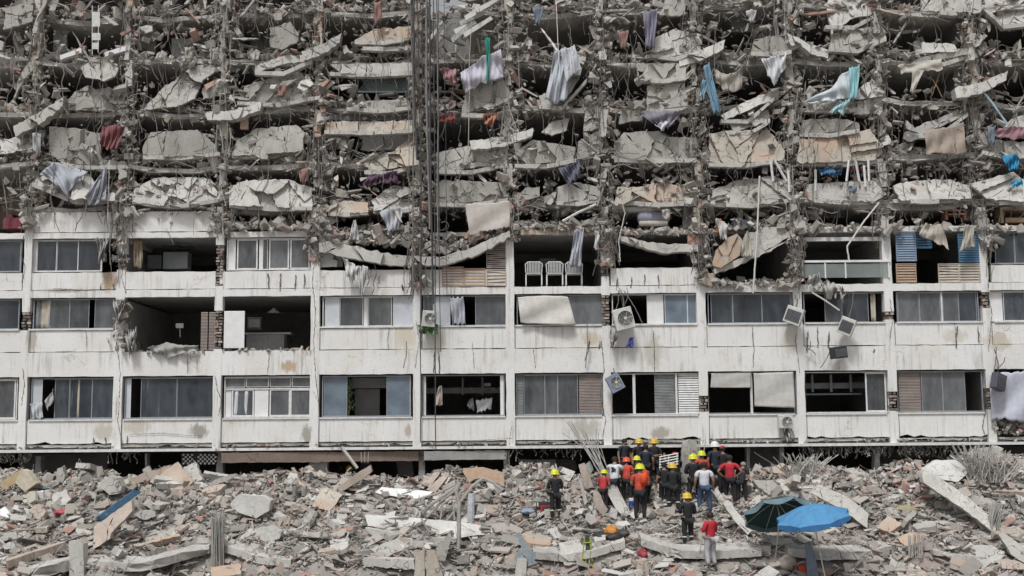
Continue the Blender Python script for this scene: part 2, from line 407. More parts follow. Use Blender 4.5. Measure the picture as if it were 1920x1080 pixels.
# columns; parts where the plaster fell show bricks
GONE = {1: [(578, 612)], 2: [(470, 500), (556, 600)], 3: [(455, 532), (578, 650)], 4: [(440, 455)], 5: [(500, 530)],
        7: [(490, 520), (555, 612)], 8: [(430, 534), (745, 775)], 9: [(436, 470)], 10: [(740, 776), (590, 605)], 11: [(555, 585), (735, 775)]}
for i in range(1, 12):
    segs = []; y = 838
    for a, b in sorted(GONE.get(i, []), reverse=True): segs.append((y, b, 0)); segs.append((b, a, 1)); y = a
    segs.append((y, 434 if i not in (1, 2, 3) else 393, 0))
    mb = MB(); bk = MB(); w2 = .15 if i % 2 else .165
    for y1, y0, br in segs:
        z0, z1 = Zc(y1), Zc(y0)
        if br:
            k = max(2, int((z1-z0)/.11))
            for q in range(k):
                for sx in (-1, 1):
                    bk.rbox((WX[i]+sx*.07+rng.uniform(-.03, .03), .12+rng.uniform(-.1, .08), z0+(q+.5)*(z1-z0)/k), (rng.uniform(.08, .15), .2, (z1-z0)/k*rng.uniform(.5, .85)), (0, rng.uniform(-.1, .1), rng.uniform(-.2, .2)), .12, rng)
        else:
            N = max(1, int((z1-z0)/.5)); pts = []
            for q in range(N+1): pts.append((WX[i]-w2+rng.uniform(-.012, .012), z0+(z1-z0)*q/N))
            for q in range(N, -1, -1): pts.append((WX[i]+w2+rng.uniform(-.012, .012), z0+(z1-z0)*q/N))
            mb = MB(); mb.prism([Vector((x, -.042, z)) for x, z in pts][::-1], (0, .34, 0)); mb.build('column', M_wall, B)
    # thin joint line down the middle of the pier
    if bk.v: bk.build('exposed_brick', M_brick, B)
    j = MB(); j.box((WX[i]+.185, -.02, Zc(838)), (WX[i]+.195, .0, Zc(612))); j.build('joint', M_cable, B)
# parapets + beams per bay
def par(i, y0, y1, Y=0.0, name='parapet', mat=None, x0=None, x1=None, holes=0):
    a, b = bay(i)
    a = a if x0 is None else x0; b = b if x1 is None else x1
    ym = (y0+y1)/2; off = (960-(a+b)/2)*math.tan(ROLL)
    X0, X1 = P(a, ym+off).x, P(b, ym+off).x; Z0, Z1 = Zc(y1), Zc(y0)
    n = 14; r = random.Random(i*31+int(y0)); pts = []
    for q in range(n+1): pts.append(Vector((X0+(X1-X0)*q/n, Y, Z1+(r.uniform(-.02, .008) if 0 < q < n else 0))))
    for q in range(n, -1, -1): pts.append(Vector((X0+(X1-X0)*q/n, Y, Z0+r.uniform(-.0, .02)+(r.uniform(0, .1) if holes and r.random() < .5 else 0))))
    mb = MB(); mb.prism(pts, (0, .16, 0)); return mb.build(name, mat or M_wall, B)
for i in range(12):
    if i not in (11,): par(i, 782, 826, 0, holes=(i in (0, 1, 7, 9, 10)))
    if i not in (2, 3): par(i, 613, 653, 0)
    if i not in (6, 8, 9, 10): par(i, 504, 537, 0, x0=(1145 if i == 7 else None), x1=(1308 if i == 7 else None))
    # continuous concrete bands
    par(i, 653.6, 700, -.03, 'beam', x0=CX[i]-1, x1=CX[i+1]-1)
    par(i, 537.6, 552, -.03, 'beam', x0=CX[i]-1, x1=CX[i+1]-1)
    if i in (0, 1, 2, 3, 9, 10, 11): par(i, 430, 441, -.03, 'beam', x0=CX[i]-1, x1=CX[i+1]-1)
    par(i, 827, 833, .06, 'beam', M_edge, x0=CX[i]-1, x1=CX[i+1]-1, holes=1)
    mb = MB(); ov = .28 if i in (0, 1, 2, 6, 7, 8, 9, 10, 11) else .05
    a, b = CX[i]-1, CX[i+1]-1
    fbox(mb, a, b, 836, 841, -ov, .25); mb.build('slab_lip', M_frame if ov > .1 else M_wall, B)
    # sill under the windows
    for y in (779.5, 609.5):
        if y < 700 and i in (2, 3): continue
        mb = MB(); fbox(mb, CX[i]+9, CX[i+1]-9, y, y+3, -.05, .2); mb.build('sill', M_frame, B)
for i in (1, 2): par(i, 391, 429, 0)
# damaged lower edge: the broken lip above the ground floor
def ledge(x, lo=826, hi=836): return lo
# ---- windows
def window(row, x0, x1, panes, y0=None, y1=None, fmat=None, Y=.14, transom=None, frame=True):
    """panes: (xa, xb, kind[, ya, yb])"""
    Y0, Y1 = ROWS[row]; y0 = y0 or Y0; y1 = y1 or Y1
    fm = fmat or M_frameg
    off = (960-(x0+x1)/2)*math.tan(ROLL)
    gx = lambda x: P(x, (y0+y1)/2+off).x
    wd = MB(); t = .035
    wd.box((gx(x0), Y-.03, Zc(y0)-t), (gx(x1), Y+.05, Zc(y0))); wd.box((gx(x0), Y-.03, Zc(y1)), (gx(x1), Y+.05, Zc(y1)+t))
    wd.box((gx(x0), Y-.031, Zc(y1)), (gx(x0)+t, Y+.051, Zc(y0))); wd.box((gx(x1)-t, Y-.031, Zc(y1)), (gx(x1), Y+.051, Zc(y0)))
    if transom: wd.box((gx(x0), Y-.032, Zc(transom)-t*.7), (gx(x1), Y+.052, Zc(transom)+t*.7))
    W = wd.build('window', fm, B); r = random.Random(int(x0)*7+row)
    for k, pn in enumerate(panes):
        xa, xb, kd = pn[:3]; ya, yb = (pn[3], pn[4]) if len(pn) > 3 else (y0+1.5, y1-1.5)
        xa, xb = gx(xa), gx(xb); za, zb = Zc(yb), Zc(ya)
        yy = Y+(.0 if k % 2 else .025)
        if kd in 'gwmbs':   # glass kinds, with a slim sash each
            mt = {'g': M_glass, 'w': M_glassw, 'm': M_glassg, 'b': M_glassb, 's': M_white}[kd]
            mb = MB(); mb.box((xa, yy, za), (xb, yy+.012, zb)); pane = mb.build('pane', mt, W)
            if kd in 'gmbw':
                s = MB(); sm = fm if kd != 'w' else M_frame; q = .022
                s.box((xa, yy-.015, za), (xa+q, yy-.001, zb)); s.box((xb-q, yy-.015, za), (xb, yy-.001, zb))
                s.box((xa+q, yy-.015, za), (xb-q, yy-.001, za+q)); s.box((xa+q, yy-.015, zb-q), (xb-q, yy-.001, zb)); s.build('sash', sm, W)
        if kd in 'F':      # white framed grey pane
            mb = MB(); mb.box((xa, yy, za), (xb, yy+.012, zb)); mb.build('pane', M_glassg, W)
            s = MB(); q = .055
            s.box((xa, yy-.03, za), (xa+q, yy-.001, zb)); s.box((xb-q, yy-.03, za), (xb, yy-.001, zb))
            s.box((xa+q, yy-.03, za), (xb-q, yy-.001, za+q)); s.box((xa+q, yy-.03, zb-q), (xb-q, yy-.001, zb)); s.build('sash', M_frame, W)
        if kd in 'cpv':     # curtains
            mt = {'c': M_curt, 'p': M_curtp, 'v': M_glassw}[kd]; ph = r.uniform(0, 6)
            mb = MB(); fr = max(2, (xb-xa)*5)
            mb.grid(lambda u, v: Vector((xa+(xb-xa)*u, yy+.05+.035*math.sin(u*6.28*fr/2+ph)+.015*math.sin(u*17+v*3), zb+(za-zb)*v)), max(8, int((xb-xa)*24)), 5)
            mb.build('curtain', mt, W, True, .008)
        if kd in 'LSB':     # slatted louvres / blinds
            mt = {'L': M_frame, 'S': M_curt, 'B': M_brownblind}[kd]; st = .085 if kd == 'L' else .055
            mb = MB(); nn = int((zb-za)/st)
            for q in range(nn):
                zz = za+(q+.5)*(zb-za)/nn; dz = r.uniform(-.012, .012)
                mb.rbox(((xa+xb)/2, yy, zz), ((xb-xa), .012, st*.85), (R(-22+r.uniform(-6, 6)), dz*1.2, 0))
            mb.build('blind', mt, W)
        if kd == 'M':       # mullion
            mb = MB(); mb.box((xa, Y-.05, Zc(y1)), (xb, Y+.06, Zc(y0))); mb.build('mullion', M_frame, W)
    return W
# row 1
window(1, -140, 30, [(-60, -20, 'g'), (-20, 27, 'F')], fmat=M_frame)
window(1, 56, 216, [(56, 76, 'w'), (100, 128, 'g'), (128, 170, 'g'), (170, 215, 'g'), (104, 134, 'c'), (136, 150, 'p'), (160, 214, 'c')])
window(1, 232, 402, [(232, 243, 'w'), (262, 330, 'g'), (330, 398, 'g'), (266, 300, 'c')])
window(1, 419, 586, [(420, 458, 'm', 704, 722), (460, 502, 'm', 704, 722), (504, 544, 'm', 704, 722), (546, 584, 'm', 704, 722),
    (421, 432, 's', 726, 777), (433, 475, 'v', 726, 777), (433, 475, 'F', 726, 777), (476, 502, 's', 726, 777), (504, 543, 'F', 726, 777), (543, 582, 'F', 726, 777)], fmat=M_frame, transom=725)
window(1, 603, 770, [(606, 650, 'b'), (724, 768, 'b')])
window(1, 792, 946, [(792, 798, 's'), (938, 945, 's')])
window(1, 968, 1130, [(970, 981, 'S'), (982, 1022, 'm'), (1022, 1046, 'm'), (1046, 1084, 'm'), (1000, 1080, 'c'), (1086, 1128, 'B')], fmat=M_frameg)
window(1, 1147, 1314, [(1187, 1192, 'M'), (1228, 1266, 'S'), (1267, 1271, 'M'), (1273, 1311, 'L')], fmat=M_frame)
window(1, 1328, 1491, [(1408, 1412, 'M')], fmat=M_frameg)
window(1, 1507, 1668, [(1625, 1664, 'F')], fmat=M_frame)
window(1, 1684, 1845, [(1688, 1729, 'B'), (1730, 1770, 'm'), (1770, 1813, 'm')], fmat=M_frameg)
# row 2
window(2, -140, 34, [(-60, -10, 'g'), (-10, 33, 'g')])
window(2, 60, 219, [(62, 74, 'c'), (74, 97, 'p'), (88, 128, 'm'), (128, 165, 'm'), (175, 217, 'm')])
window(2, 604, 776, [(608, 635, 'w'), (636, 680, 'm'), (681, 689, 's'), (690, 734, 'm'), (736, 774, 'w')], fmat=M_frame)
window(2, 793, 955, [(795, 812, 'm'), (812, 844, 'w'), (891, 952, 'm')])
window(2, 969, 1132, [(1068, 1130, 'm')])
window(2, 1148, 1308, [(1214, 1245, 's'), (1247, 1290, 'b'), (1290, 1307, 'b')], fmat=M_frame)
window(2, 1328, 1486, [(1334, 1375, 'g'), (1375, 1430, 'g'), (1430, 1484, 'g')])
window(2, 1508, 1665, [(1548, 1580, 'm'), (1580, 1630, 'g'), (1636, 1645, 'p')])
window(2, 1683, 1837, [(1686, 1726, 'm'), (1726, 1765, 'm'), (1766, 1769, 'M'), (1770, 1800, 'm'), (1800, 1834, 'g')])
window(2, 1858, 2030, [(1859, 1883, 's'), (1884, 1925, 'g'), (1925, 1980, 'g')], fmat=M_frame)
# row 3
window(3, -140, 38, [(-60, -10, 'g'), (-10, 36, 'g')])
window(3, 56, 190, [(57, 66, 's'), (67, 104, 'g'), (104, 144, 'g'), (144, 188, 'g')], fmat=M_frame)
window(3, 424, 583, [(426, 440, 's'), (443, 482, 'F'), (484, 491, 's'), (491, 501, 'm'), (503, 541, 'F'), (543, 580, 'F')], fmat=M_frame)
window(3, 1857, 2030, [(1868, 1905, 'g'), (1905, 1960, 'g')])
# ================================================================== UPPER COLLAPSED FLOORS
BANDS = [(345, 388), (250, 306), (155, 202), (62, 114), (-30, 22)]    # y of the parapets hanging in front of each pancaked floor
r = random.Random(3)
NODE = [[r.uniform(-8, 9) for _ in range(14)] for _ in BANDS]
for bi, (pt, pb) in enumerate(BANDS):
    for i in range(12):
        a, b = cxat(i, pb)-1, cxat(i+1, pb)+1; mb = MB()
        if bi == 4 and i == 4: b = 800
        if bi == 4 and i == 5: a = 872
        if (bi, i) == (0, 0): continue
        sag = r.uniform(-3, 18); n0, n1 = NODE[bi][i], NODE[bi][i+1]; N = 9; tp = []; bt = []
        for q in range(N+1):
            u = q/N; yy = pb-3+n0*(1-u)+n1*u+sag*4*u*(1-u)*.6+r.uniform(-1.5, 1.5)+(960-(a+b)/2)*math.tan(ROLL)
            tp.append((a+(b-a)*u, yy-4-r.uniform(0, 2))); bt.append((a+(b-a)*u, yy+3.5+r.uniform(-1, 2)))
        Yo_ = r.uniform(-.1, .3); pts = [P(x, y, Yo_+r.uniform(-.04, .06)) for x, y in tp+bt[::-1]]
        mb.prism(pts, (0, 7, 0)); mb.build('broken_floor_slab', M_conc if r.random() < .3 else M_edge, B)
    # fallen partition walls inside
    for i in range(1, 12):
        if r.random() < .7:
            mb = MB(); X = WX[i]+r.uniform(-.3, .3)
            mb.prism([Vector((X-.08, .4, Zc(pb+60))), Vector((X+.08, .4, Zc(pb+60))), Vector((X+r.uniform(-.2, .3), .4, Zc(pb+2))), Vector((X-.08, .4, Zc(pb+2)))], (0, r.uniform(1, 5), 0))
            mb.build('fallen_wall', M_innerw if r.random() < .35 else M_inner, B)
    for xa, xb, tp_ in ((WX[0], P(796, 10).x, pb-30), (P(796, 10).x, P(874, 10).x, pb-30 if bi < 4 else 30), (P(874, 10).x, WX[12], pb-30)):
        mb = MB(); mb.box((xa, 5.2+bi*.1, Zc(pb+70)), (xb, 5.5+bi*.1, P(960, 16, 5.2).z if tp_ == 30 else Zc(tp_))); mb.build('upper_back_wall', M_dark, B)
# hand-measured broken parapets
T, C, C2 = M_tan, M_conc, M_conc2
PAN = [
 ([(5,55),(12,15),(35,8),(62,10),(60,40),(20,52)],C,3),([(25,8),(28,-5),(83,-5),(80,15),(62,30)],C,3),
 ([(150,125),(165,112),(210,110),(222,128),(216,142),(195,152),(160,145)],C,2),
 ([(112,205),(140,172),(165,160),(180,168),(205,163),(230,180),(238,195),(225,208)],C,5),
 ([(25,185),(35,145),(75,85),(84,92),(62,130),(45,150)],C,3),
 ([(380,186),(380,165),(405,155),(428,162),(432,174)],C,2),([(270,205),(300,170),(360,125),(415,112),(418,125),(380,150),(365,185),(330,200)],C,6),
 ([(92,237),(130,240),(188,250),(190,300),(235,302),(232,312),(120,306),(92,290)],C,3),
 ([(268,290),(268,275),(282,248),(370,243),(402,270),(412,288),(300,294)],C,3),
 ([(435,290),(445,262),(480,241),(555,234),(572,250),(566,284),(440,292)],C,3),
 ([(445,192),(458,162),(500,148),(560,135),(600,165),(598,182),(500,195)],C,4),
 ([(507,88),(505,52),(545,40),(560,62),(556,80),(528,93)],C,2),([(478,122),(540,102),(585,103),(585,114),(540,118),(478,136)],C2,3),
 ([(618,120),(775,118),(776,136),(640,138)],C2,4),([(665,75),(700,55),(770,48),(775,70),(680,78)],T,3),([(680,80),(770,70),(760,90),(700,90)],C,2),
 ([(650,204),(680,192),(760,184),(770,202),(700,206)],C,3),([(608,228),(782,226),(782,244),(612,247)],T,3),
 ([(683,312),(690,290),(735,285),(762,262),(778,252),(786,308),(695,322)],T,5),
 ([(818,286),(935,262),(952,275),(952,308),(822,321)],C2,6),
 ([(815,345),(830,337),(948,342),(952,374),(820,383)],C,4),
 ([(430,385),(430,350),(455,340),(540,336),(585,352),(585,390)],C2,7),
 ([(248,378),(252,352),(290,334),(360,332),(395,336),(408,360),(404,376),(300,386)],C2,9),
 ([(615,400),(618,386),(645,376),(690,380),(690,398)],T,3),([(700,396),(705,370),(735,348),(752,350),(775,385),(765,392)],C2,2),
 ([(1152,300),(1152,267),(1170,248),(1230,246),(1250,256),(1306,258),(1306,300)],C,4),
 ([(1330,302),(1330,250),(1360,245),(1440,243),(1472,282),(1468,300),(1345,308)],T,4),
 ([(1495,302),(1500,262),(1560,256),(1632,242),(1656,286),(1640,300),(1500,306)],T,5),
 ([(1153,378),(1158,350),(1210,350),(1225,343),(1295,348),(1306,372),(1300,381),(1200,382)],T,5),
 ([(1332,382),(1336,356),(1385,338),(1445,330),(1478,342),(1486,374),(1420,384)],C,4),
 ([(1508,374),(1512,346),(1600,340),(1640,340),(1662,365),(1640,378)],C2,3),
 ([(1675,348),(1700,340),(1780,336),(1822,350),(1822,372),(1690,376)],C2,3),
 ([(972,378),(975,362),(985,352),(1012,350),(1012,368)],C,2),([(1044,380),(1046,350),(1080,342),(1125,350),(1128,373)],C,4),
 ([(1080,300),(1084,265),(1126,244),(1130,284),(1105,294)],C,2),([(1094,246),(1098,200),(1132,198),(1128,240)],C,3),
 ([(1218,104),(1228,72),(1262,55),(1300,60),(1315,95),(1245,108)],C2,4),([(1236,28),(1248,-2),(1286,-2),(1286,26),(1260,30)],C2,2),
 ([(1213,206),(1214,160),(1285,155),(1290,198)],C,4),([(1200,150),(1215,120),(1286,118),(1286,146),(1240,150)],C,4),
 ([(1557,50),(1548,12),(1556,-8),(1650,-8),(1652,22),(1600,34),(1575,50)],C2,2),([(1728,20),(1728,-8),(1842,-8),(1838,23)],C2,3),
 ([(1555,92),(1560,62),(1655,46),(1662,72),(1625,82),(1600,94)],C,5),([(1727,100),(1730,78),(1790,84),(1795,96)],C2,3),([(1712,112),(1790,92),(1830,88),(1825,100),(1730,118)],C,4),
 ([(1700,225),(1715,240),(1812,200),(1815,214),(1728,254),(1700,240)],C2,5),
 ([(1842,285),(1846,262),(1925,266),(1925,292)],C,3),([(1500,252),(1505,225),(1570,222),(1610,230),(1612,244)],C,5),
 ([(1408,100),(1414,74),(1480,62),(1484,96)],C,4),([(1352,216),(1395,192),(1448,170),(1452,184),(1395,210),(1360,226)],C2,3),
 ([(1368,232),(1440,205),(1444,226),(1376,248)],C,3),([(1160,232),(1165,212),(1200,205),(1205,225)],C,3),
 ([(1015,248),(1035,228),(1068,222),(1062,245),(1035,254)],C,2),([(1840,10),(1850,-8),(1925,-8),(1925,45),(1880,48)],C2,4),
 ([(905,200),(940,178),(962,170),(962,182),(915,206)],C2,2),([(865,215),(875,160),(940,145),(960,178),(905,200)],C,3),
 ([(1010,180),(1045,170),(1060,130),(1090,90),(1100,105),(1085,150),(1050,200),(1015,200)],C,6),
 ([(1880,240),(1898,222),(1925,212),(1925,236)],C,2),([(1600,215),(1610,190),(1655,180),(1655,212)],C2,5),([(1605,186),(1612,165),(1635,148),(1652,165),(1655,180)],C2,4),
 ([(1820,345),(1900,322),(1925,340),(1925,378),(1850,372)],C2,4),([(0,262),(55,252),(62,278),(0,290)],C2,3),([(60,345),(120,300),(170,330),(190,360),(215,362),(215,376),(120,372)],C2,5),
 ([(1500,185),(1540,175),(1600,182),(1605,205),(1520,206)],C,3),([(520,170),(530,152),(560,148)],C,1),([(965,285),(1000,262),(1080,276),(1075,300),(990,310)],C,7),
]
for k, (pl, mt, n) in enumerate(PAN):
    rr = random.Random(100+k); mb = MB()
    plate(mb, pl, -.12+rr.uniform(-.12, .12), .16, rr, max(1, int(n*1.3)), 1.0, .012, 6, rr.uniform(-.15, .15), rr.uniform(-.7, .15))
    mb.build('broken_parapet', mt, B)
    # the lighter slab lip along the bottom of the panel
    lo = sorted(pl, key=lambda q: -q[1]); x0 = min(q[0] for q in pl); x1 = max(q[0] for q in pl)
    if x1-x0 > 70 and k > 6:
        yb = lo[0][1]; lp = [(x0+2, min(yb, [q for q in pl if q[0] == x0][-1][1])-1)]
        yl = max([q[1] for q in pl if q[0] < x0+.25*(x1-x0)]); yr = max([q[1] for q in pl if q[0] > x1-.25*(x1-x0)])
        poly = [(x0, yl-3), (x0+(x1-x0)*.5, yb-2), (x1, yr-3), (x1, yr+4), (x0+(x1-x0)*.5, yb+6), (x0, yl+4)]
        e = MB(); plate(e, poly, -.22+rr.uniform(-.1, .02), .3, rr, 4, .5, .02, 9); e.build('slab_lip', M_edge, B)
# sagging slabs of the lowest collapsed floor
for pl, th, n, Yv in (([(598,455),(622,452),(735,478),(822,482),(880,466),(955,432),(957,444),(890,480),(830,497),(730,498),(598,472)], .5, 9, -.35),
                      ([(1162,440),(1215,455),(1308,458),(1310,472),(1240,474),(1165,452)], .5, 5, -.3),
                      ([(1338,505),(1400,478),(1486,430),(1492,442),(1470,456),(1385,498),(1340,514)], .4, 4, -.35)):
    mb = MB(); plate(mb, pl, Yv, th, r, n, 1.1, .03, 7); mb.build('sagging_slab', M_edge, B)
for pl, mt, Yv in (([(600,456),(600,500),(642,500),(642,470)], M_innerw, .2), ([(1335,498),(1342,470),(1362,446),(1382,438),(1394,452),(1386,480),(1352,502)], M_tan, -.3),
                   ([(976,440),(1128,440),(1128,432),(976,430)], M_tan, -.1), ([(1400,440),(1440,425),(1485,430),(1470,445),(1400,478)], M_edge, -.2),
                   ([(612,226),(612,210),(640,205),(780,208),(780,226)], M_dark, .3)):
    mb = MB(); plate(mb, pl, Yv, .2, r, 4, .8, .03); mb.build('wall_piece', mt, B)
# long slabs that tore loose and slid across the piers
for (x0, y0, x1, y1, t_) in ((25, 236, 120, 180, 20), (385, 210, 490, 192, 15), (565, 96, 640, 62, 17), (880, 264, 1000, 240, 16), (1270, 108, 1360, 74, 17), (1790, 166, 1890, 132, 18), (1475, 62, 1555, 94, 16)):
    mb = MB(); xm, ym = (x0+x1)/2, (y0+y1)/2+r.uniform(2, 9)
    plate(mb, [(x0, y0), (xm, ym), (x1, y1), (x1-3, y1+t_), (xm, ym+t_*1.15), (x0+4, y0+t_)], -.42+r.uniform(-.1, .1), .45, r, 5, 1.1, .02, 6, 0, -.3)
    mb.build('crossing_slab', r.choice([M_edge, M_conc, M_conc2]), B)
# broken columns of the collapsed floors
for i in range(0, 13):
    for (yt, yb_) in ((-30, 22), (22, 62), (62, 112), (112, 160), (205, 255), (306, 350), (388, 432)):
        if r.random() < .12: continue
        xt, xb = cxat(i, yt)+r.uniform(-5, 5), cxat(i, yb_)+r.uniform(-3, 3); w2 = r.uniform(4, 8)
        mb = MB(); plate(mb, [(xt-w2, yt), (xt+w2, yt), (xb+w2, yb_), (xb-w2, yb_)], -.12, .35, r, r.choice([1, 2, 3]), 1.2, .03, 6)
        mb.build('broken_column', r.choice([M_conc, M_conc, M_edge, M_conc2, M_tan]), B)
# top edge, above the picture
for xa, xb in ((WX[0], P(790, 0).x), (P(878, 0).x, WX[12])):
    mb = MB(); mb.box((xa, .4, Zc(-60)), (xb, 7, Zc(-45))); mb.build('roof', M_conc, B)
# interior wall fragments seen inside the upper floors
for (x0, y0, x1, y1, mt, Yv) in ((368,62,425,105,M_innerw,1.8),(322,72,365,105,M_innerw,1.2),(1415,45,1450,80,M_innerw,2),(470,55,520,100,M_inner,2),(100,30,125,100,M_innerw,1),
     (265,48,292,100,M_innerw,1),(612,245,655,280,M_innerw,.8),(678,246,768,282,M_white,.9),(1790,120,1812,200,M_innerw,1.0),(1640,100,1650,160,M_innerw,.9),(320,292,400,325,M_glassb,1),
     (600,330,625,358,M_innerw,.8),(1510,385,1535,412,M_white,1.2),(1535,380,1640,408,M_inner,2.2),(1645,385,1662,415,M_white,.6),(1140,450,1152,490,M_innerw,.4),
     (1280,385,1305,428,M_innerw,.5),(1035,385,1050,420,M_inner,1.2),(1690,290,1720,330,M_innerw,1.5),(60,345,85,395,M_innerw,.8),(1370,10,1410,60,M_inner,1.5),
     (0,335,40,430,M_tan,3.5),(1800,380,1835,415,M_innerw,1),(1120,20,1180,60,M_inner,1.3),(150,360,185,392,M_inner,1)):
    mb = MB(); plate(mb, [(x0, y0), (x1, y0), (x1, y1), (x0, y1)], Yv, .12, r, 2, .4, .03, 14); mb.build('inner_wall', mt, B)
# ------------------------------------------------------------------ rubble lying on / hanging from the collapsed floors
ch = Chunks(21)
VO = [(85, 190, 362, 391), (0, 42, 335, 430), (828, 872, 395, 432), (1175, 1275, 392, 428), (1340, 1372, 395, 425), (1540, 1640, 382, 415), (1690, 1830, 378, 418), (1870, 1925, 370, 412), (680, 768, 145, 180), (820, 935, 225, 262),
      (120, 240, 30, 85), (290, 335, 125, 190), (1150, 1190, 140, 180), (1345, 1440, 130, 195), (1660, 1790, 125, 195), (1725, 1795, 28, 68), (1870, 1925, 120, 200), (1010, 1075, 30, 75), (125, 235, 128, 160), (272, 320, 296, 325), (1060, 1110, 38, 78), (985, 1040, 130, 185), (470, 520, 40, 60), (975, 1080, 250, 278)]
def sc(px, py, Y, s, flat=1.0, **k):
    if 800 < px < 872 and py < 14 or (bool(VO) and any(a < px < b and c < py < d for a, b, c, d in VO) and r.random() < .9): return
    p = P(px, py, Y); ch.add(p.x, p.y, p.z, s*r.uniform(.8, 2.2), s*r.uniform(.5, 1.2), s*r.uniform(.25, .9)*flat, ry=r.gauss(0, .6), **k)
def size():
    u = r.random(); return .06+.36*u**4
for bi, (pt, pb) in enumerate(BANDS):
    for i in range(12):
        a, b = cxat(i, pb), cxat(i+1, pb); off = (960-(a+b)/2)*math.tan(ROLL)
        # pile on the slab behind the parapet and bits caught below the slab edge
        hgt = r.uniform(8, 22)
        if (bi, i) == (0, 0): continue
        for _ in range(230):
            u = r.random(); x = a+(b-a)*u; e = abs(u-.5)*2
            y = pb-7-r.random()**1.3*hgt*(.2+1.5*e**2)+NODE[bi][i]*(1-u)+NODE[bi][i+1]*u
            sc(x, y+off, r.uniform(.0, 1.2), size())
        for _ in range(55):
            x = a+(b-a)*r.random(); sc(x, pb+5+r.random()**2*22+off, r.uniform(-.05, .7), size()*.7)
        # crumbs along the broken top of the parapets
        for _ in range(45):
            x = a+(b-a)*r.random(); sc(x, pt+r.gauss(0, 6)+off, r.uniform(-.15, .3), size()*.8)
for i in range(0, 13):
    for _ in range(1050):
        y = r.uniform(-30, 432); x = cxat(i, y)+r.gauss(0, 13); sc(x, y, r.uniform(-.25, .5), size()*.8)
# rows of rubble on the lowest collapsed floor
for (x0, x1, y, h, n) in ((428, 585, 429, 12, 450), (600, 790, 455, 28, 1300), (790, 880, 472, 30, 500), (880, 955, 445, 14, 250), (968, 1130, 430, 13, 700), (1140, 1320, 438, 8, 350),
                          (1340, 1500, 428, 18, 500), (1505, 1680, 431, 6, 300), (1680, 1925, 430, 5, 250), (1330, 1500, 537, 10, 400), (590, 615, 430, 40, 500), (225, 250, 400, 60, 500), (60, 240, 380, 25, 500)):
    for _ in range(n):
        x = r.uniform(x0, x1); sc(x, y-r.random()**1.5*h+r.uniform(-2, 2), r.uniform(-.3, .8), size()*.9)
for (x0, x1, y, h, n) in ((240, 405, 657, 6, 200), (418, 590, 655, 4, 150), (0, 1920, 833, 3, 900), (1860, 1925, 822, 30, 500)):
    for _ in range(n):
        x = r.uniform(x0, x1); sc(x, y-r.random()*h+(960-x)*math.tan(ROLL), r.uniform(-.15, .5), size()*.5)
for (cx_, y0_, y1_, n_) in ((592, 395, 490, 330), (782, 425, 545, 300), (1140, 415, 500, 260), (1318, 425, 535, 330), (1492, 425, 525, 280), (226, 380, 500, 200), (412, 385, 440, 130), (228, 560, 655, 160), (1856, 425, 470, 90), (958, 425, 450, 90)):
    for _ in range(n_): sc(cx_+r.gauss(0, 9), r.uniform(y0_, y1_), r.uniform(-.25, .2), size()*.8)
ch.build('rubble_floors', M_rubup, label='grey and brown rubble piled on and hanging from the collapsed upper floors', cat='rubble', kind='stuff')
# long flat shards poking out
sh = MB(); 
for _ in range(1500):
    bi = r.randrange(5); pt, pb = BANDS[bi]; x = r.uniform(-20, 1940); y = pb+r.uniform(-35, 18)
    p = P(x, y, r.uniform(-.2, 1)); L = r.uniform(.15, .8)
    sh.rbox(p, (L, r.uniform(.05, .25), r.uniform(.02, .07)), (r.uniform(-.5, .5), r.gauss(0, .55), r.uniform(0, 3)), .2, r)
sh.build('debris_shards', M_rubup, label='splinters and flat shards sticking out between the collapsed floors', cat='debris', kind='stuff')
# slabs of plaster, blockwork and planks wedged everywhere between the floors
rest = MB(); nfr = 0
for k in range(430):
    bi = r.randrange(5); pt, pb = BANDS[bi]; x = r.uniform(-10, 1930); y = r.uniform(pt-10, pb+5) if r.random() < .75 else r.uniform(pt-34, pb+8)
    if (bi == 0 and x < 60) or (790 < x < 880 and y < 20) or any(a-8 < x < b+8 and c-4 < y < d+4 for a, b, c, d in VO): continue
    wd_, ht_ = r.uniform(6, 30), r.uniform(4, 20); a = r.gauss(0, .5)
    if r.random() < .3: wd_, ht_ = r.uniform(25, 70), r.uniform(2.5, 6)
    if r.random() < .25: a += 1.57
    ca, sa = math.cos(a), math.sin(a); kk = r.randint(4, 6); pl = []
    for q in range(kk):
        t = (q+r.uniform(-.25, .25))/kk*6.283+.7; u_, v_ = wd_*.6*math.cos(t), ht_*.6*math.sin(t)
        pl.append((x+u_*ca-v_*sa, y+u_*sa+v_*ca))
    big = wd_*ht_ > 170 and nfr < 95; mb = MB() if big else rest
    plate(mb, pl, r.uniform(-.3, .7), r.uniform(.05, .16), r, 2 if big else 1, .6, .05, 6, r.uniform(-.6, .6), r.uniform(-1.2, .3))
    if big: nfr += 1; mb.build('concrete_fragment', r.choice([M_conc, M_conc2, M_tan, M_edge, M_conc, M_inner, M_innerw]), B)
rest.build('small_fragments', M_rub, B, kind='stuff')
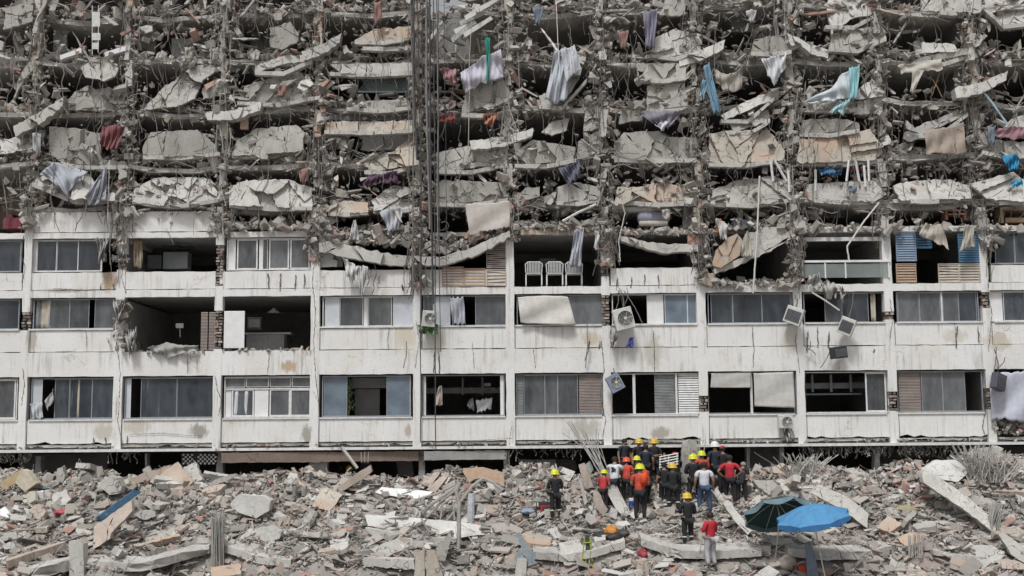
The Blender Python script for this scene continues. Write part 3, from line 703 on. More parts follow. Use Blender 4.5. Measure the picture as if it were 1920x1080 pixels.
# ------------------------------------------------------------------ rebar curtains
for i in range(0, 13):
    mb = MB()
    for _ in range(48):
        y0 = r.choice([-30, 20, 60, 110, 160, 205, 250, 310, 385])+r.uniform(-12, 12); x = cxat(i, y0)+r.gauss(0, 11)
        Ln = r.uniform(25, 85); Y = r.uniform(-.45, .1); pts = []; dx = r.gauss(0, 6); ph = r.uniform(0, 6); am = r.uniform(.2, 1.8)
        for q in range(7): u = q/6; pts.append(P(x+dx*u*u+am*math.sin(u*5+ph), y0+Ln*u, Y))
        mb.tube(pts, r.uniform(.010, .021), 3)
    mb.build('column_rebar', M_rebar if i % 3 else M_rebarl, B, kind='stuff')
mb = MB()
for _ in range(950):
    x = r.uniform(-10, 1930); pt, pb = BANDS[r.randrange(5)]; y0 = pb+r.uniform(-8, 6); Ln = r.uniform(8, 50)*r.random()+8
    Y = r.uniform(-.4, .4); dx = r.gauss(0, 9); pts = [P(x+dx*(q/4)**2+r.uniform(-1.5, 1.5), y0+Ln*q/4, Y) for q in range(5)]
    mb.tube(pts, r.uniform(.007, .016), 3)
for _ in range(480):   # roots of twisted mesh running sideways along slab edges
    x = r.uniform(-10, 1930); pt, pb = BANDS[r.randrange(5)]; y0 = pb+r.uniform(-25, 10); L = r.uniform(15, 70); Y = r.uniform(-.35, .3); ph = r.uniform(0, 6)
    pts = [P(x+L*q/5, y0+5*math.sin(q*.9+ph)+r.uniform(-2, 2), Y) for q in range(6)]
    mb.tube(pts, r.uniform(.008, .018), 3)
for _ in range(260):   # long loose strands over the whole width
    x = r.uniform(-10, 1930); y0 = r.uniform(-30, 330); Ln = r.uniform(40, 150); Y = r.uniform(-.7, .1); ph = r.uniform(0, 6); am = r.uniform(1, 7); dx = r.gauss(0, 18)
    if 785 < x < 885: y0 += 30
    pts = [P(x+dx*(q/9)**1.6+am*math.sin(q*.8+ph)+am*.4*math.sin(q*2.1), y0+Ln*q/9, Y+.1*math.sin(q+ph)) for q in range(10)]
    mb.tube(pts, r.uniform(.007, .02), 3)
for _ in range(230):   # short curls and hooks
    x = r.uniform(-10, 1930); y = r.uniform(-10, 430); a = r.uniform(0, 6); c = r.gauss(0, .5); Y = r.uniform(-.5, .2); s_ = r.uniform(3, 8); pts = []
    if 785 < x < 885 and y < 25: continue
    for q in range(6): pts.append(P(x, y, Y)); x += s_*math.cos(a); y += s_*math.sin(a); a += c
    mb.tube(pts, r.uniform(.008, .018), 3)
for (cx_, y0_, L_, n_) in ((592, 400, 90, 34), (782, 430, 120, 40), (800, 480, 90, 14), (1140, 425, 90, 26), (1318, 430, 100, 30), (1492, 430, 110, 30), (226, 380, 130, 24), (1160, 540, 60, 8), (1860, 430, 80, 12), (700, 500, 55, 12), (410, 390, 60, 10)):
    for _ in range(int(n_*.6)):
        x = cx_+r.gauss(0, 9); y = y0_+r.uniform(-10, 25); Ln = L_*r.uniform(.3, 1); Y = r.uniform(-.5, -.1); dx = r.gauss(0, 9); ph = r.uniform(0, 6)
        mb.tube([P(x+dx*(q/7)**1.5+2*math.sin(q*1.1+ph), y+Ln*q/7, Y) for q in range(8)], r.uniform(.008, .022), 3)
mb.build('slab_rebar', M_rebar, B, kind='stuff')
for X_ in (WX[0]-.2, WX[12]):  # unseen walls added at both ends to keep side light out of the floors
    mb = MB(); mb.box((X_, .3, -4.5), (X_+.2, 7.4, P(960, -45).z)); mb.build('end_light_block', M_dark, B)
# cracks and stubs of brackets on the painted walls
M_crk = simple('crack_shadow', (.10, .09, .08), .9)
def crack(pts, w_=.02, name='wall_crack', Yw=-.048):
    rr = random.Random(int(pts[0][0])); up_, lo_ = [], []
    q_ = []
    for k in range(len(pts)-1):
        n_ = max(2, int(math.hypot(pts[k+1][0]-pts[k][0], pts[k+1][1]-pts[k][1])/4))
        for t in range(n_): q_.append((pts[k][0]+(pts[k+1][0]-pts[k][0])*t/n_+rr.uniform(-1, 1), pts[k][1]+(pts[k+1][1]-pts[k][1])*t/n_+rr.uniform(-.6, .6)))
    q_.append(pts[-1]); mb = MB()
    for a, b in zip(q_[:-1], q_[1:]):
        ww = w_*rr.uniform(.4, 1.6); A, E = P(*a, Yw), P(*b, Yw); d = (E-A); d.normalize(); nrm = Vector((-d.z, 0, d.x))*ww*.5
        mb.prism([A-nrm, E-nrm, E+nrm, A+nrm], (0, .01, 0))
    mb.build(name, M_crk, B)
for pts in ([(43,690),(46,720),(40,760)],[(218,560),(224,600),(219,650),(226,700),(221,790),(230,835)],[(230,440),(233,480),(228,520),(236,550)],[(590,480),(586,530),(592,590),(588,640),(591,700),(598,760)],[(588,735),(600,762)],[(780,600),(786,640),(778,690)],
            [(1128,640),(1133,690),(1126,740),(1136,790),(1130,820)],[(1134,560),(1130,600)],[(1490,550),(1497,590),(1492,640),(1500,700)],[(1668,560),(1674,600),(1668,640)],[(1850,450),(1858,480),(1852,540),(1860,590),(1853,660)],[(1846,700),(1850,760),(1842,800),(1850,825)],
            [(403,705),(408,735),(415,748),(410,780)],[(45,440),(40,480),(47,500),(41,530)],[(100,541),(160,544),(218,541)],[(730,612),(726,640),(729,655)],[(160,615),(163,640),(161,656)],[(1000,655),(1004,690)],[(350,655),(352,700)],[(960,790),(955,835)],[(1790,600),(1794,655)],[(1225,620),(1228,700)],
            [(1410,610),(1414,655),(1412,690)],[(505,655),(502,700)],[(885,640),(889,690)],[(240,815),(300,812),(380,818)],[(1150,826),(1260,822),(1320,826)],[(850,828),(960,822)]):
    crack(pts, .02 if pts[-1][1]-pts[0][1] > 60 else .012)
for x, y, L in ((503,513,30),(526,513,33),(555,516,28),(571,513,28),(1157,520,25),(1185,520,20),(1210,515,20),(1234,515,26),(176,820,16),(198,820,16),(238,817,14),(259,640,14),(188,533,10),(213,532,12),(1555,622,30),(1515,620,38),(1533,612,40),(1795,612,40),(1834,612,30),(1105,640,14),(1125,640,14),(815,660,38),(823,658,42),(790,612,44),(1640,655,6)):
    crack([(x, y), (x+(x % 5)-2, y+L)], .034, 'bracket_stub')
# ================================================================== THINGS ON THE FACADE
def lerp_line(pts, u):
    k = u*(len(pts)-1); i = min(int(k), len(pts)-2); t = k-i
    return (pts[i][0]*(1-t)+pts[i+1][0]*t, pts[i][1]*(1-t)+pts[i+1][1]*t)
def cloth(name, label, cat, top, bot, Y, col, folds=4, amp=.06, group=None, parent=None, nu=26, nv=18, rag=1.6):
    if isinstance(col, tuple): col = tuple(c*.86+.012 for c in col)
    r = random.Random(int(top[0][0]*3+top[0][1])); ph = r.uniform(0, 6); mb = MB()
    ri = [r.uniform(-1, 1) for _ in range(nu+1)]; ri = [(ri[max(0, q-2)]+ri[max(0, q-1)]+ri[q]+ri[min(nu, q+1)])/2.2*(2 if r.random() < .06 else 1) for q in range(nu+1)]
    def fn(u, v):
        a = lerp_line(top, u); b = lerp_line(bot, u); vv = v
        e = ri[int(round(u*nu))]*rag*(v**2)*2.2-ri[::-1][int(round(u*nu))]*rag*((1-v)**3)*1.5
        x = a[0]*(1-vv)+b[0]*vv; y = a[1]*(1-vv)+b[1]*vv+e
        dY = amp*math.sin(u*folds*6.28+ph+v*2.5+.5*math.sin(v*4+ph))*(.35+.65*v)+amp*.5*math.sin(u*folds*15+v*7*math.sin(ph))+amp*.7*math.sin(v*7+u*5+ph*2)
        x += rag*.5*math.sin(v*5+ph+u*3)
        return P(x, y, Y+dY)
    mb.grid(fn, nu, nv)
    m_ = col if not isinstance(col, tuple) else colmat('cloth_%d_%d_%d' % tuple(int(c*99) for c in col), col, .9, .12)
    return mb.build(name, m_, parent, True, .012, label=label, cat=cat, group=group)
cloth('bed_sheet', 'white and lilac sheet caught on rebar beside the green strip near the roof', 'sheet', [(940,95),(905,105),(880,128),(862,135)], [(944,148),(915,150),(890,165),(872,172)], -.6, (.52,.50,.58), 3, .1)
cloth('green_curtain', 'thin emerald green curtain strip hanging beside the lilac sheet', 'curtain', [(911,70),(918,70)], [(912,150),(917,158)], -.75, (.02,.30,.22), 1, .04)
cloth('bed_sheet', 'pale floral sheet hanging folded over broken slabs near the top centre', 'sheet', [(1040,95),(1060,90),(1078,88)], [(1022,185),(1040,195),(1062,188)], -.6, (.50,.53,.58), 3, .1)
cloth('bed_sheet', 'pale floral sheet corner spread above the folded one', 'sheet', [(1050,93),(1078,87)], [(1062,150),(1089,130)], -.7, (.55,.57,.61), 2, .06)
cloth('blue_cloth', 'long sky blue cloth twisted down a column near the top', 'cloth', [(1318,125),(1330,118)], [(1338,212),(1352,214)], -.55, (.20,.36,.47), 2, .07)
cloth('blue_cloth', 'short sky blue rag hanging left of the long twisted blue cloth', 'cloth', [(1318,150),(1326,150)], [(1311,178),(1322,186)], -.55, (.24,.40,.50), 2, .05)
cloth('white_cloth', 'white ragged towel hanging over the slab left of the upper right rebar column', 'cloth', [(1428,110),(1450,108),(1474,97)], [(1440,140),(1452,158),(1474,125)], -.55, (.58,.60,.62), 3, .08)
cloth('hammock', 'beige cloth slung like a hammock across a dark upper room', 'cloth', [(1338,128),(1352,138),(1370,138),(1394,122)], [(1342,155),(1355,168),(1375,172),(1390,164)], -.3, (.38,.35,.31), 3, .07)
cloth('curtain', 'long pale grey curtain swept sideways out of a dark upper room', 'curtain', [(1610,124),(1580,138),(1560,165),(1506,192)], [(1600,180),(1585,186),(1555,188),(1522,194)], -.5, (.55,.60,.63), 4, .09)
cloth('curtain', 'aqua curtain edge hanging beside the long pale grey one', 'curtain', [(1593,128),(1611,122)], [(1592,188),(1609,184)], -.62, (.30,.56,.60), 2, .05)
cloth('curtain', 'aqua curtain end dangling below the slab under the pale grey curtain', 'curtain', [(1575,190),(1595,188)], [(1555,208),(1580,215)], -.5, (.34,.52,.54), 2, .06)
cloth('grey_shirt', 'purple grey garment hanging from the top of the wreck', 'clothing', [(1207,25),(1232,15)], [(1210,88),(1228,90)], -.6, (.24,.23,.30), 3, .08)
cloth('white_board', 'cream plaster sheet hanging torn above a dark room with crossed sticks', 'board', [(1683,122),(1765,110)], [(1690,138),(1768,132)], -.4, (.50,.47,.42), 1, .03)
cloth('white_cloth', 'narrow cream strip dangling below the torn plaster sheet', 'cloth', [(1712,132),(1732,132)], [(1706,172),(1714,172)], -.45, (.50,.47,.42), 1, .03)
cloth('tan_tarp', 'tan tarpaulin stretched over a collapsed balcony on the upper right', 'tarpaulin', [(1735,248),(1770,240),(1806,232)], [(1736,287),(1770,288),(1813,288)], -.45, (.36,.30,.25), 3, .05)
cloth('blue_tarp', 'bright blue tarpaulin scrap spilling from a broken floor at far right', 'tarpaulin', [(1880,292),(1910,290)], [(1888,318),(1910,316)], -.5, (.03,.28,.50), 4, .09)
cloth('blue_tarp', 'small bright blue scrap below the larger blue tarpaulin at far right', 'tarpaulin', [(1895,340),(1916,336)], [(1898,350),(1918,350)], -.5, (.05,.32,.52), 3, .05)
cloth('grey_sheet', 'grey blue sheet hanging in a triangle over the third collapsed floor, large', 'sheet', [(75,325),(100,304),(165,322)], [(95,338),(127,368),(140,345)], -.55, (.42,.44,.49), 3, .08)
cloth('grey_sheet', 'grey blue sheet gathered and hanging to a point beside the large triangular one', 'sheet', [(188,330),(200,310)], [(158,370),(174,388),(198,372)], -.6, (.40,.42,.47), 3, .1)
cloth('purple_curtain', 'dark purple crumpled curtain lying between two collapsed floors', 'curtain', [(690,330),(745,320)], [(680,348),(745,342)], -.3, (.09,.045,.08), 7, .08)
cloth('red_cloth', 'dusty dark red cloth draped over a parapet in the upper left', 'cloth', [(192,238),(235,236)], [(188,275),(220,280)], -.5, (.22,.075,.08), 4, .08)
cloth('pink_rug', 'dusty pink rug lying over the top of the far right slab', 'rug', [(1868,242),(1900,238),(1925,240)], [(1866,255),(1900,260),(1925,260)], -.4, (.32,.17,.20), 2, .05)
cloth('pink_cloth', 'faded pink bundle of cloth left of the lilac sheet', 'cloth', [(825,128),(855,132)], [(832,145),(856,156)], -.5, (.40,.22,.24), 3, .08)
cloth('red_cloth', 'dark red cushion cover lying above a dark broken room in the upper middle', 'cloth', [(820,216),(855,214)], [(824,228),(852,230)], -.4, (.25,.06,.06), 2, .06)
cloth('blue_grey_cloth', 'blue grey jacket snagged on rubble above a small dark opening', 'clothing', [(1048,318),(1085,300)], [(1065,350),(1090,330)], -.5, (.12,.13,.17), 3, .1)
cloth('grey_cloth', 'mauve grey blanket with white lining under a parapet', 'blanket', [(1200,212),(1280,206)], [(1225,232),(1258,236)], -.4, (.22,.21,.25), 4, .08)
cloth('blanket', 'white corner of blanket hanging below the mauve grey one', 'blanket', [(1228,236),(1254,226)], [(1240,243),(1244,243)], -.5, (.6,.6,.64), 1, .03)
cloth('hanging_board', 'large white panel with a pink corner hanging in a tilted opening', 'panel', [(873,384),(955,378)], [(880,440),(957,424)], -.45, (.52,.48,.44), 1, .03)
cloth('white_cloth', 'white curtain hanging twisted from the ceiling of the room with white chairs', 'curtain', [(1078,432),(1094,430)], [(1066,498),(1090,500)], -.35, (.42,.44,.48), 3, .08)
cloth('white_cloth', 'pale cloth strip beside a brick column above the fan of rubble', 'cloth', [(1116,432),(1124,440)], [(1114,466),(1122,468)], -.4, (.55,.55,.54), 1, .04)
cloth('white_cloth', 'white towel with ring print hanging out under the sagging slab', 'towel', [(643,484),(660,494),(672,500)], [(650,515),(660,530),(672,518)], -.5, (.56,.56,.55), 3, .08)
cloth('white_cloth', 'white narrow towel hanging knotted over the parapet under the sagging slab', 'towel', [(670,500),(690,500)], [(674,552),(682,552)], -.5, (.54,.54,.53), 2, .06)
cloth('white_cloth', 'small white towel peak standing in rubble above the sagging slab', 'towel', [(663,415),(667,414)], [(654,448),(674,450)], -.45, (.55,.55,.54), 2, .06)
cloth('white_cloth', 'pale blue patterned sheet draped beside the cable bundle', 'sheet', [(712,395),(755,390)], [(726,432),(750,432)], -.35, (.45,.47,.50), 4, .08)
cloth('cream_cloth', 'beige awning cloth with stripes fallen in a point over the blue shutters', 'awning', [(1735,420),(1765,421)], [(1722,440),(1750,455),(1780,466)], -.5, (.45,.41,.36), 3, .06)
cloth('cream_cloth', 'beige awning cloth hanging to a point over the right blue shutter', 'awning', [(1810,422),(1826,424)], [(1799,470),(1828,460)], -.5, (.43,.40,.35), 3, .06)
cloth('cream_cloth', 'beige triangular cloth hanging beside the pole on the tilted slab', 'cloth', [(1394,450),(1402,430)], [(1388,484),(1412,478)], -.55, (.46,.43,.37), 2, .05)
cloth('white_cloth', 'white rag hanging on rubble above the tilted tan slab', 'cloth', [(1342,412),(1366,420)], [(1352,448),(1362,446)], -.45, (.55,.54,.52), 2, .06)
cloth('white_sheet', 'curved white sheet bulging out of a second row window', 'sheet', [(971,557),(1020,554),(1065,556)], [(976,606),(1025,608),(1080,610)], -.25, (.62,.60,.56), 1, .04, rag=.3)
cloth('blue_sheet', 'bluish white plastic sheet hanging over the far right opening', 'sheet', [(1856,700),(1890,697),(1925,696)], [(1858,785),(1890,788),(1925,792)], -.3, (.50,.52,.60), 1, .06)
cloth('roller_shade', 'half lowered white roller shade in a first row window', 'shade', [(1334,700),(1408,698)], [(1332,727),(1408,727)], .02, (.50,.49,.46), 0, .01, rag=.1)
cloth('roller_shade', 'large white shade panel bulging from a first row window', 'shade', [(1413,700),(1487,697)], [(1415,762),(1491,765)], -.12, (.52,.51,.48), .5, .03, rag=.2)
cloth('white_cloth', 'grey white curtain torn and flapping in a second row window', 'curtain', [(845,558),(868,558)], [(848,608),(874,609)], -.05, (.42,.44,.48), 3, .06)
cloth('curtain', 'striped cream curtain hanging at the left of the room with a ceiling fan', 'curtain', [(249,449),(268,449)], [(252,502),(266,502)], .3, (.38,.31,.23), 3, .06)
cloth('grey_blanket', 'grey crumpled blanket and debris lying over the balcony edge', 'blanket', [(276,652),(310,645),(372,650)], [(296,660),(315,668),(372,656)], -.2, (.34,.34,.32), 6, .06)
cloth('white_sack', 'white plastic sack hanging in a dark first row opening', 'sack', [(822,725),(829,725)], [(816,758),(829,760)], -.05, (.45,.38,.34), 1, .05)
cloth('paper_sheet', 'white torn paper hanging inside the dark first row opening', 'paper', [(893,750),(922,748)], [(894,771),(922,768)], .8, (.62,.62,.62), 1, .02)
cloth('paper_sheet', 'grey crumpled paper beside the white torn paper in the dark opening', 'paper', [(880,750),(888,748)], [(876,762),(888,770)], .8, (.35,.35,.35), 2, .04)
cloth('fallen_curtain', 'white stiff curtain piece tilted in the leftmost broken window', 'curtain', [(56,757),(80,755)], [(62,783),(80,784)], .0, (.50,.53,.55), 3, .03)
cloth('fallen_curtain', 'small pale triangle of torn curtain above the stiff white one', 'curtain', [(82,752),(100,735)], [(90,762),(100,752)], .0, (.42,.43,.43), 2, .03)
for i, (x, y, h_) in enumerate(((520, 160, 20), (1240, 395, 14), (1590, 350, 10), (1055, 130, 30), (1160, 60, 30), (345, 90, 20), (1000, 15, 30), (1400, 20, 20), (560, 320, 20), (1710, 410, 12), (1850, 240, 25), (60, 250, 40), (700, 5, 35))):
    c = [(.27,.15,.13), (.40,.38,.34), (.17,.20,.25), (.42,.42,.43)][i % 4]; cn = ('dull red', 'beige', 'slate blue', 'pale grey')[i % 4]
    cloth('rag', 'small %s rag snagged %s' % (cn, ['above the small opening left of the cable bundle', 'beside the rolled mattress', 'beside the red chair', 'left of the floral sheets', 'near the top beside the purple grey garment', 'above the grey panels at upper left', 'at the top middle', 'at the top right of centre', 'below the left grey panels', 'above the awning cloths', 'near the pink rug', 'at the far left edge', 'at the top beside the cable bundle'][i]), 'rag', [(x, y), (x+18, y-3)], [(x+3, y+h_), (x+14, y+h_+3)], -.45, c, 2, .05, group='dusty rags snagged among the slabs', nu=8, nv=6)
# ---- hanging lines
def line(name, label, cat, pts, Y, rad, mat, group=None, sub=8, wob=1.0, n=5):
    r = random.Random(int(pts[0][0]*7+pts[0][1])); out = []
    for k in range(len(pts)-1):
        for q in range(sub):
            t = q/sub; out.append((pts[k][0]*(1-t)+pts[k+1][0]*t+r.uniform(-wob, wob)*.5, pts[k][1]*(1-t)+pts[k+1][1]*t))
    out.append(pts[-1]); mb = MB(); mb.tube([P(x, y, Y) for x, y in out], rad, n)
    return mb.build(name, mat, None, label=label, cat=cat, group=group)
GC = 'dark cables of the bundle hanging down the middle of the facade'
for k, (x0, x1, y1, rad) in enumerate(((770, 774, 560, .03), (776, 782, 300, .045), (782, 788, 830, .018), (800, 806, 430, .05), (806, 812, 570, .04), (812, 817, 845, .022), (818, 820, 470, .03), (822, 826, 660, .015), (794, 790, 600, .015), (765, 768, 540, .013), (832, 838, 560, .012))):
    line('hanging_cable', '%s, in the vertical bundle' % ('thick dark cable, leftmost|thickest brown cable, upper left|thin dark cable reaching the lowest beam, left one|thickest dark cable, ending above the sagging slab|thick grey cable beside the thickest|dark cable reaching the lowest beam, right one|thin grey cable|very thin dark cable ending at the green cloth|hair thin line slanting left|hair thin line, far left|rusty hair thin line, far right'.split('|')[k]), 'cable', [(x0, -25), (x0+(x1-x0)*.4+random.Random(k).uniform(-5, 5), y1*.4), (x1, y1)], -.8-.03*k, rad, M_cable if k % 3 else M_rebar, GC, wob=1.5)
line('hanging_cable', 'black cable swinging diagonally from the cable bundle to a slab', 'cable', [(775, 130), (800, 165), (832, 200)], -.8, .025, M_cable)
line('hanging_rope', 'pale rope hanging from the roof beside the lilac sheet', 'rope', [(884, 40), (880, 110), (880, 170), (878, 280)], -.8, .016, M_curtp, wob=.3)
line('hanging_rope', 'thin pale wire hanging straight down in front of the folded floral sheet', 'wire', [(1042, -20), (1046, 80), (1050, 140)], -.8, .014, M_white, wob=.3)
line('pole', 'long pale bent pole leaning on the tilted tan slab', 'pole', [(1424, 330), (1420, 430), (1412, 550)], -.6, .035, M_metalw, wob=.8)
line('cord', 'bent pale cord hanging into the balcony room with the yellow air conditioner', 'cord', [(1648, 380), (1620, 415), (1588, 462), (1592, 488)], -.6, .035, M_metalw, wob=.6)
line('hanging_rope', 'thin white cord hanging in front of the sofa room at far left', 'cord', [(205, 300), (204, 340), (202, 410)], -.5, .012, M_white)
line('cord', 'pale cord looped down the facade above the large hanging air conditioner', 'cord', [(1163, 370), (1172, 400), (1160, 450), (1163, 490)], -.5, .02, M_metalw, wob=.8)
line('cord', 'pale stick leaning across the damaged room left of the rolled mattress', 'stick', [(1055, 415), (1085, 398), (1118, 383)], -.2, .05, M_frame, wob=.2)
line('light_pipe', 'pale tube hanging diagonally in front of the second row of windows', 'tube', [(1522, 548), (1545, 562), (1574, 582)], -.35, .03, M_frame, wob=.2)
for x, y, a in ((1445, 300, 8), (1452, 300, 38), (1478, 320, 4), (1529, 318, 1), (1592, 300, -8), (1604, 300, 12), (1620, 310, 5), (1628, 300, 3)):
    line('white_stick', 'white window bar, %s, among collapsed floors' % ('upright left one by the dark blue cloth|slanting from the left one|upright short one right of the slanting one|single one left of the blue awning|left side of the red chair|right side of the red chair|first of the upright pair right of the red chair|last one right of the chair'.split('|')[(1445,1452,1478,1529,1592,1604,1620,1628).index(x)]), 'bar', [(x, y), (x+a*.6, y+40)], -.35, .045, M_white, 'white window bars standing among the slabs', wob=.1, n=4)
line('white_stick', 'yellowish crossed stick in the dark upper room', 'stick', [(1748, 148), (1757, 162), (1766, 182)], .2, .02, M_wood, wob=.2)
line('white_stick', 'yellowish stick crossing the other in the dark upper room', 'stick', [(1761, 138), (1754, 160), (1747, 180)], .2, .02, M_wood, wob=.2)
line('blue_ladder_rail', 'pale blue bent metal rail sticking out at the upper right', 'rail', [(1840, 168), (1862, 195), (1888, 232)], -.5, .04, colmat('pale_blue_metal', (.35, .52, .60)), wob=.6)
for k, (x, y, x2, y2) in enumerate(((860,40,905,20),(850,55,890,38),(845,72,880,42),(868,62,920,30),(885,20,930,-5),(870,30,915,5))):
    mb = MB(); plate(mb, [(x, y), (x2, y2), (x2+4, y2+6), (x+4, y+8)], -.4-.05*k, .1, random.Random(k), 1, .3, 0, 12)
    mb.build('roof_plank', M_metalw if k % 2 else M_edge, None, label='%s plank in the fan of planks beside the sky gap' % ('long grey lowest|long white middle|short grey lowest left|longest white right|grey topmost|white upper left').split('|')[k], cat='plank', group='pale planks fanned out at the broken roof')
# lattice screen & other flat pieces
sc_ = empty('lattice_screen', P(718, 172, .2), 'pale blue green lattice screen standing in an upper opening', 'screen')
mb = MB()
for q in range(24):
    x = 672+q*4; mb.tube([P(x, 143, .2), P(min(x+22, 766), 171, .2)], .011, 3); mb.tube([P(x, 171, .21), P(min(x+22, 766), 143, .21)], .011, 3)
mb.build('lattice', colmat('screen_green', (.33, .40, .40)), sc_)
mb = MB(); mb.tube([P(671, 142, .2), P(768, 142, .2), P(768, 172, .2), P(671, 172, .2), P(671, 142, .2)], .04, 4); mb.build('frame', colmat('screen_green', (.33, .40, .40)), sc_)
sg = empty('dangling_rack', P(177, 100, -.6), 'white narrow frame with square panels dangling near the upper left', 'frame')
for a, b, c_, d_ in ((172, 22, 187, 50), (172, 62, 188, 75), (173, 80, 185, 92)):
    mb = MB(); plate(mb, [(a, b), (c_, b), (c_, d_), (a, d_)], -.6, .03, rng, 1, .3); mb.build('panel', M_metalw, sg)
mb = MB(); mb.tube([P(173, 10, -.58), P(173, 102, -.58)], .015, 4); mb.tube([P(185, 10, -.58), P(184, 98, -.58)], .015, 4); mb.build('rail', M_white, sg)
for (x0, y0, x1, y1, t_) in ((112, 104, 152, 90, 8), (195, 98, 236, 86, 8)):
    mb = MB(); plate(mb, [(x0, y0), (x1, y1), (x1+1, y1+t_), (x0+2, y0+t_)], -.3, .25, rng, 1, .3)
    mb.build('white_beam', M_white, None, label='white painted beam piece lying tilted %s the hanging white frame' % ('left of' if x0 < 150 else 'right of'), cat='beam')
# ------------------------------------------------------------------ air conditioners
def ac(x, y, wpx, hpx, ang, label, Y=-.45, front=True, mat=None, yaw=0, face=M_black):
    c = P(x, y, Y); s = 1/50.; W_, H_ = wpx*s, hpx*s; dp = .30
    t = empty('air_conditioner', c, label, 'air conditioner', 'air conditioner units', rot=(0, 0, 0)); t.rotation_euler = (0, R(ang), R(yaw))
    mb = MB(); mb.box((-W_/2, -dp/2, -H_/2), (W_/2, dp/2, H_/2)); mb.build('casing', mat or M_metalw, t, local=True, bevel=.02)
    g = MB(); rr = min(W_, H_)*.40; cx = W_*.08
    if front:
        M = Matrix.Rotation(R(90), 4, 'X')
        g.lathe([(rr*.96, 0), (rr*.96, .012)], (cx, -dp/2-.003, 0), 20, M); g.build('fan_opening', face, t, local=True)
        f = MB()
        for q in range(5):
            rad = rr*(.22+.19*q); f.tube([Vector((cx+rad*math.cos(k/16*6.283), -dp/2-.03, rad*math.sin(k/16*6.283))) for k in range(17)], .007, 3)
        for q in range(6):
            a = q/6*6.283; f.tube([Vector((cx, -dp/2-.03, 0)), Vector((cx+rr*math.cos(a), -dp/2-.03, rr*math.sin(a)))], .007, 3)
        f.build('fan_grille', M_metalw, t, local=True)
        h = MB(); h.lathe([(.055, 0), (.055, .02)], (cx, -dp/2-.03, 0), 10, M); h.build('fan_hub', M_metalw, t, local=True)
    else:
        g.box((-W_*.42, -dp/2-.012, -H_*.36), (W_*.42, -dp/2-.002, H_*.30)); g.build('coil_face', face, t, local=True)
        f = MB()
        for q in range(9): f.box((-W_*.42, -dp/2-.022, -H_*.34+q*H_*.075), (W_*.42, -dp/2-.013, -H_*.34+q*H_*.075+.008))
        f.build('fin', M_frameg, t, local=True)
    return t
ac(805, 598, 26, 30, 5, 'white air conditioner with round fan above green fabric at a second row window', -.4)
ac(1169, 598, 36, 40, -14, 'large white tilted air conditioner with round fan hanging on hoses', -.5)
ac(1489, 592, 32, 32, 22, 'tilted white air conditioner with dark coil hanging before the pier by the dark doors', -.5, False, yaw=-25, face=M_cable)
ac(1588, 612, 27, 32, 24, 'dark tilted air conditioner hanging just below the second row window sill', -.5, False, yaw=-25)
ac(1572, 661, 30, 22, -6, 'small dark air conditioner hanging lowest on the white wall', -.45, False, M_black, yaw=20)
ac(1153, 718, 26, 32, -28, 'blue grey air conditioner hanging tilted at the first row pier', -.5, True, colmat('blue_grey_metal', (.20, .23, .32)))
ac(1472, 791, 26, 24, 2, 'white air conditioner with wrapped pipes mounted low between first row parapets', -.35)
ac(1872, 716, 26, 30, 18, 'dark air conditioner hanging beside the bluish plastic sheet', -.6, False, colmat('dark_metal', (.08, .08, .10)), yaw=30)
ac(1651, 459, 16, 14, 0, 'yellowed indoor air conditioner on the wall of the balcony room', .6, False, colmat('yellowed_plastic', (.42, .38, .2)))
ac(478, 606, 26, 24, 0, 'boxy grey air conditioner on the kitchen counter behind the open balcony', 1.6, False, M_glassg, face=M_inner)
for x0, y0, x1, y1 in ((1160, 545, 1152, 590), (1164, 543, 1168, 582), (1170, 545, 1205, 608), (1156, 612, 1148, 634), (1150, 690, 1148, 705), (1495, 560, 1489, 578), (1520, 640, 1512, 662), (1558, 652, 1538, 690), (1865, 655, 1872, 705), (1868, 650, 1860, 710), (1100, 600, 1098, 690), (1105, 640, 1096, 676), (762, 640, 756, 690), (1468, 800, 1466, 828), (1480, 800, 1490, 826), (1510, 650, 1530, 665), (1872, 690, 1885, 670), (1590, 600, 1600, 548)):
    line('hose', 'thin %s hose dangling %s' % ('black' if x0 % 2 else 'rusty', 'above the large tilted air conditioner, left|above the large tilted air conditioner, middle|slanting right of the large tilted air conditioner|below the large tilted air conditioner|onto the blue grey air conditioner|onto the tilted unit by the dark doors|between the tilted unit and the lowest unit|right of the lowest hanging unit|down to the far right air conditioner|beside the far right air conditioner|on the wall left of the blue rag|from the wall left of the blue rag|on the wall below the cable bundle|under the low wrapped air conditioner, left|under the low wrapped air conditioner, right|across the wall left of the lowest unit|above the bluish plastic sheet|above the unit below the sill'.split('|')[((1160,545),(1164,543),(1170,545),(1156,612),(1150,690),(1495,560),(1520,640),(1558,652),(1865,655),(1868,650),(1100,600),(1105,640),(762,640),(1468,800),(1480,800),(1510,650),(1872,690),(1590,600)).index((x0,y0))]), 'hose', [(x0, y0), ((x0+x1)/2+3, (y0+y1)/2), (x1, y1)], -.25, .018, M_cable if (x0 % 2) else M_rebar, 'thin hoses dangling on the lower facade')
cloth('green_fabric', 'green cloth bundled under the round fan air conditioner', 'cloth', [(783,608),(822,608)], [(786,625),(820,628)], -.4, (.12,.20,.09), 3, .08)
cloth('blue_rag', 'bright blue rag hanging below the large tilted air conditioner', 'rag', [(1180,634),(1188,632)], [(1174,650),(1188,650)], -.35, (.08,.10,.42), 2, .05, nu=8, nv=6)
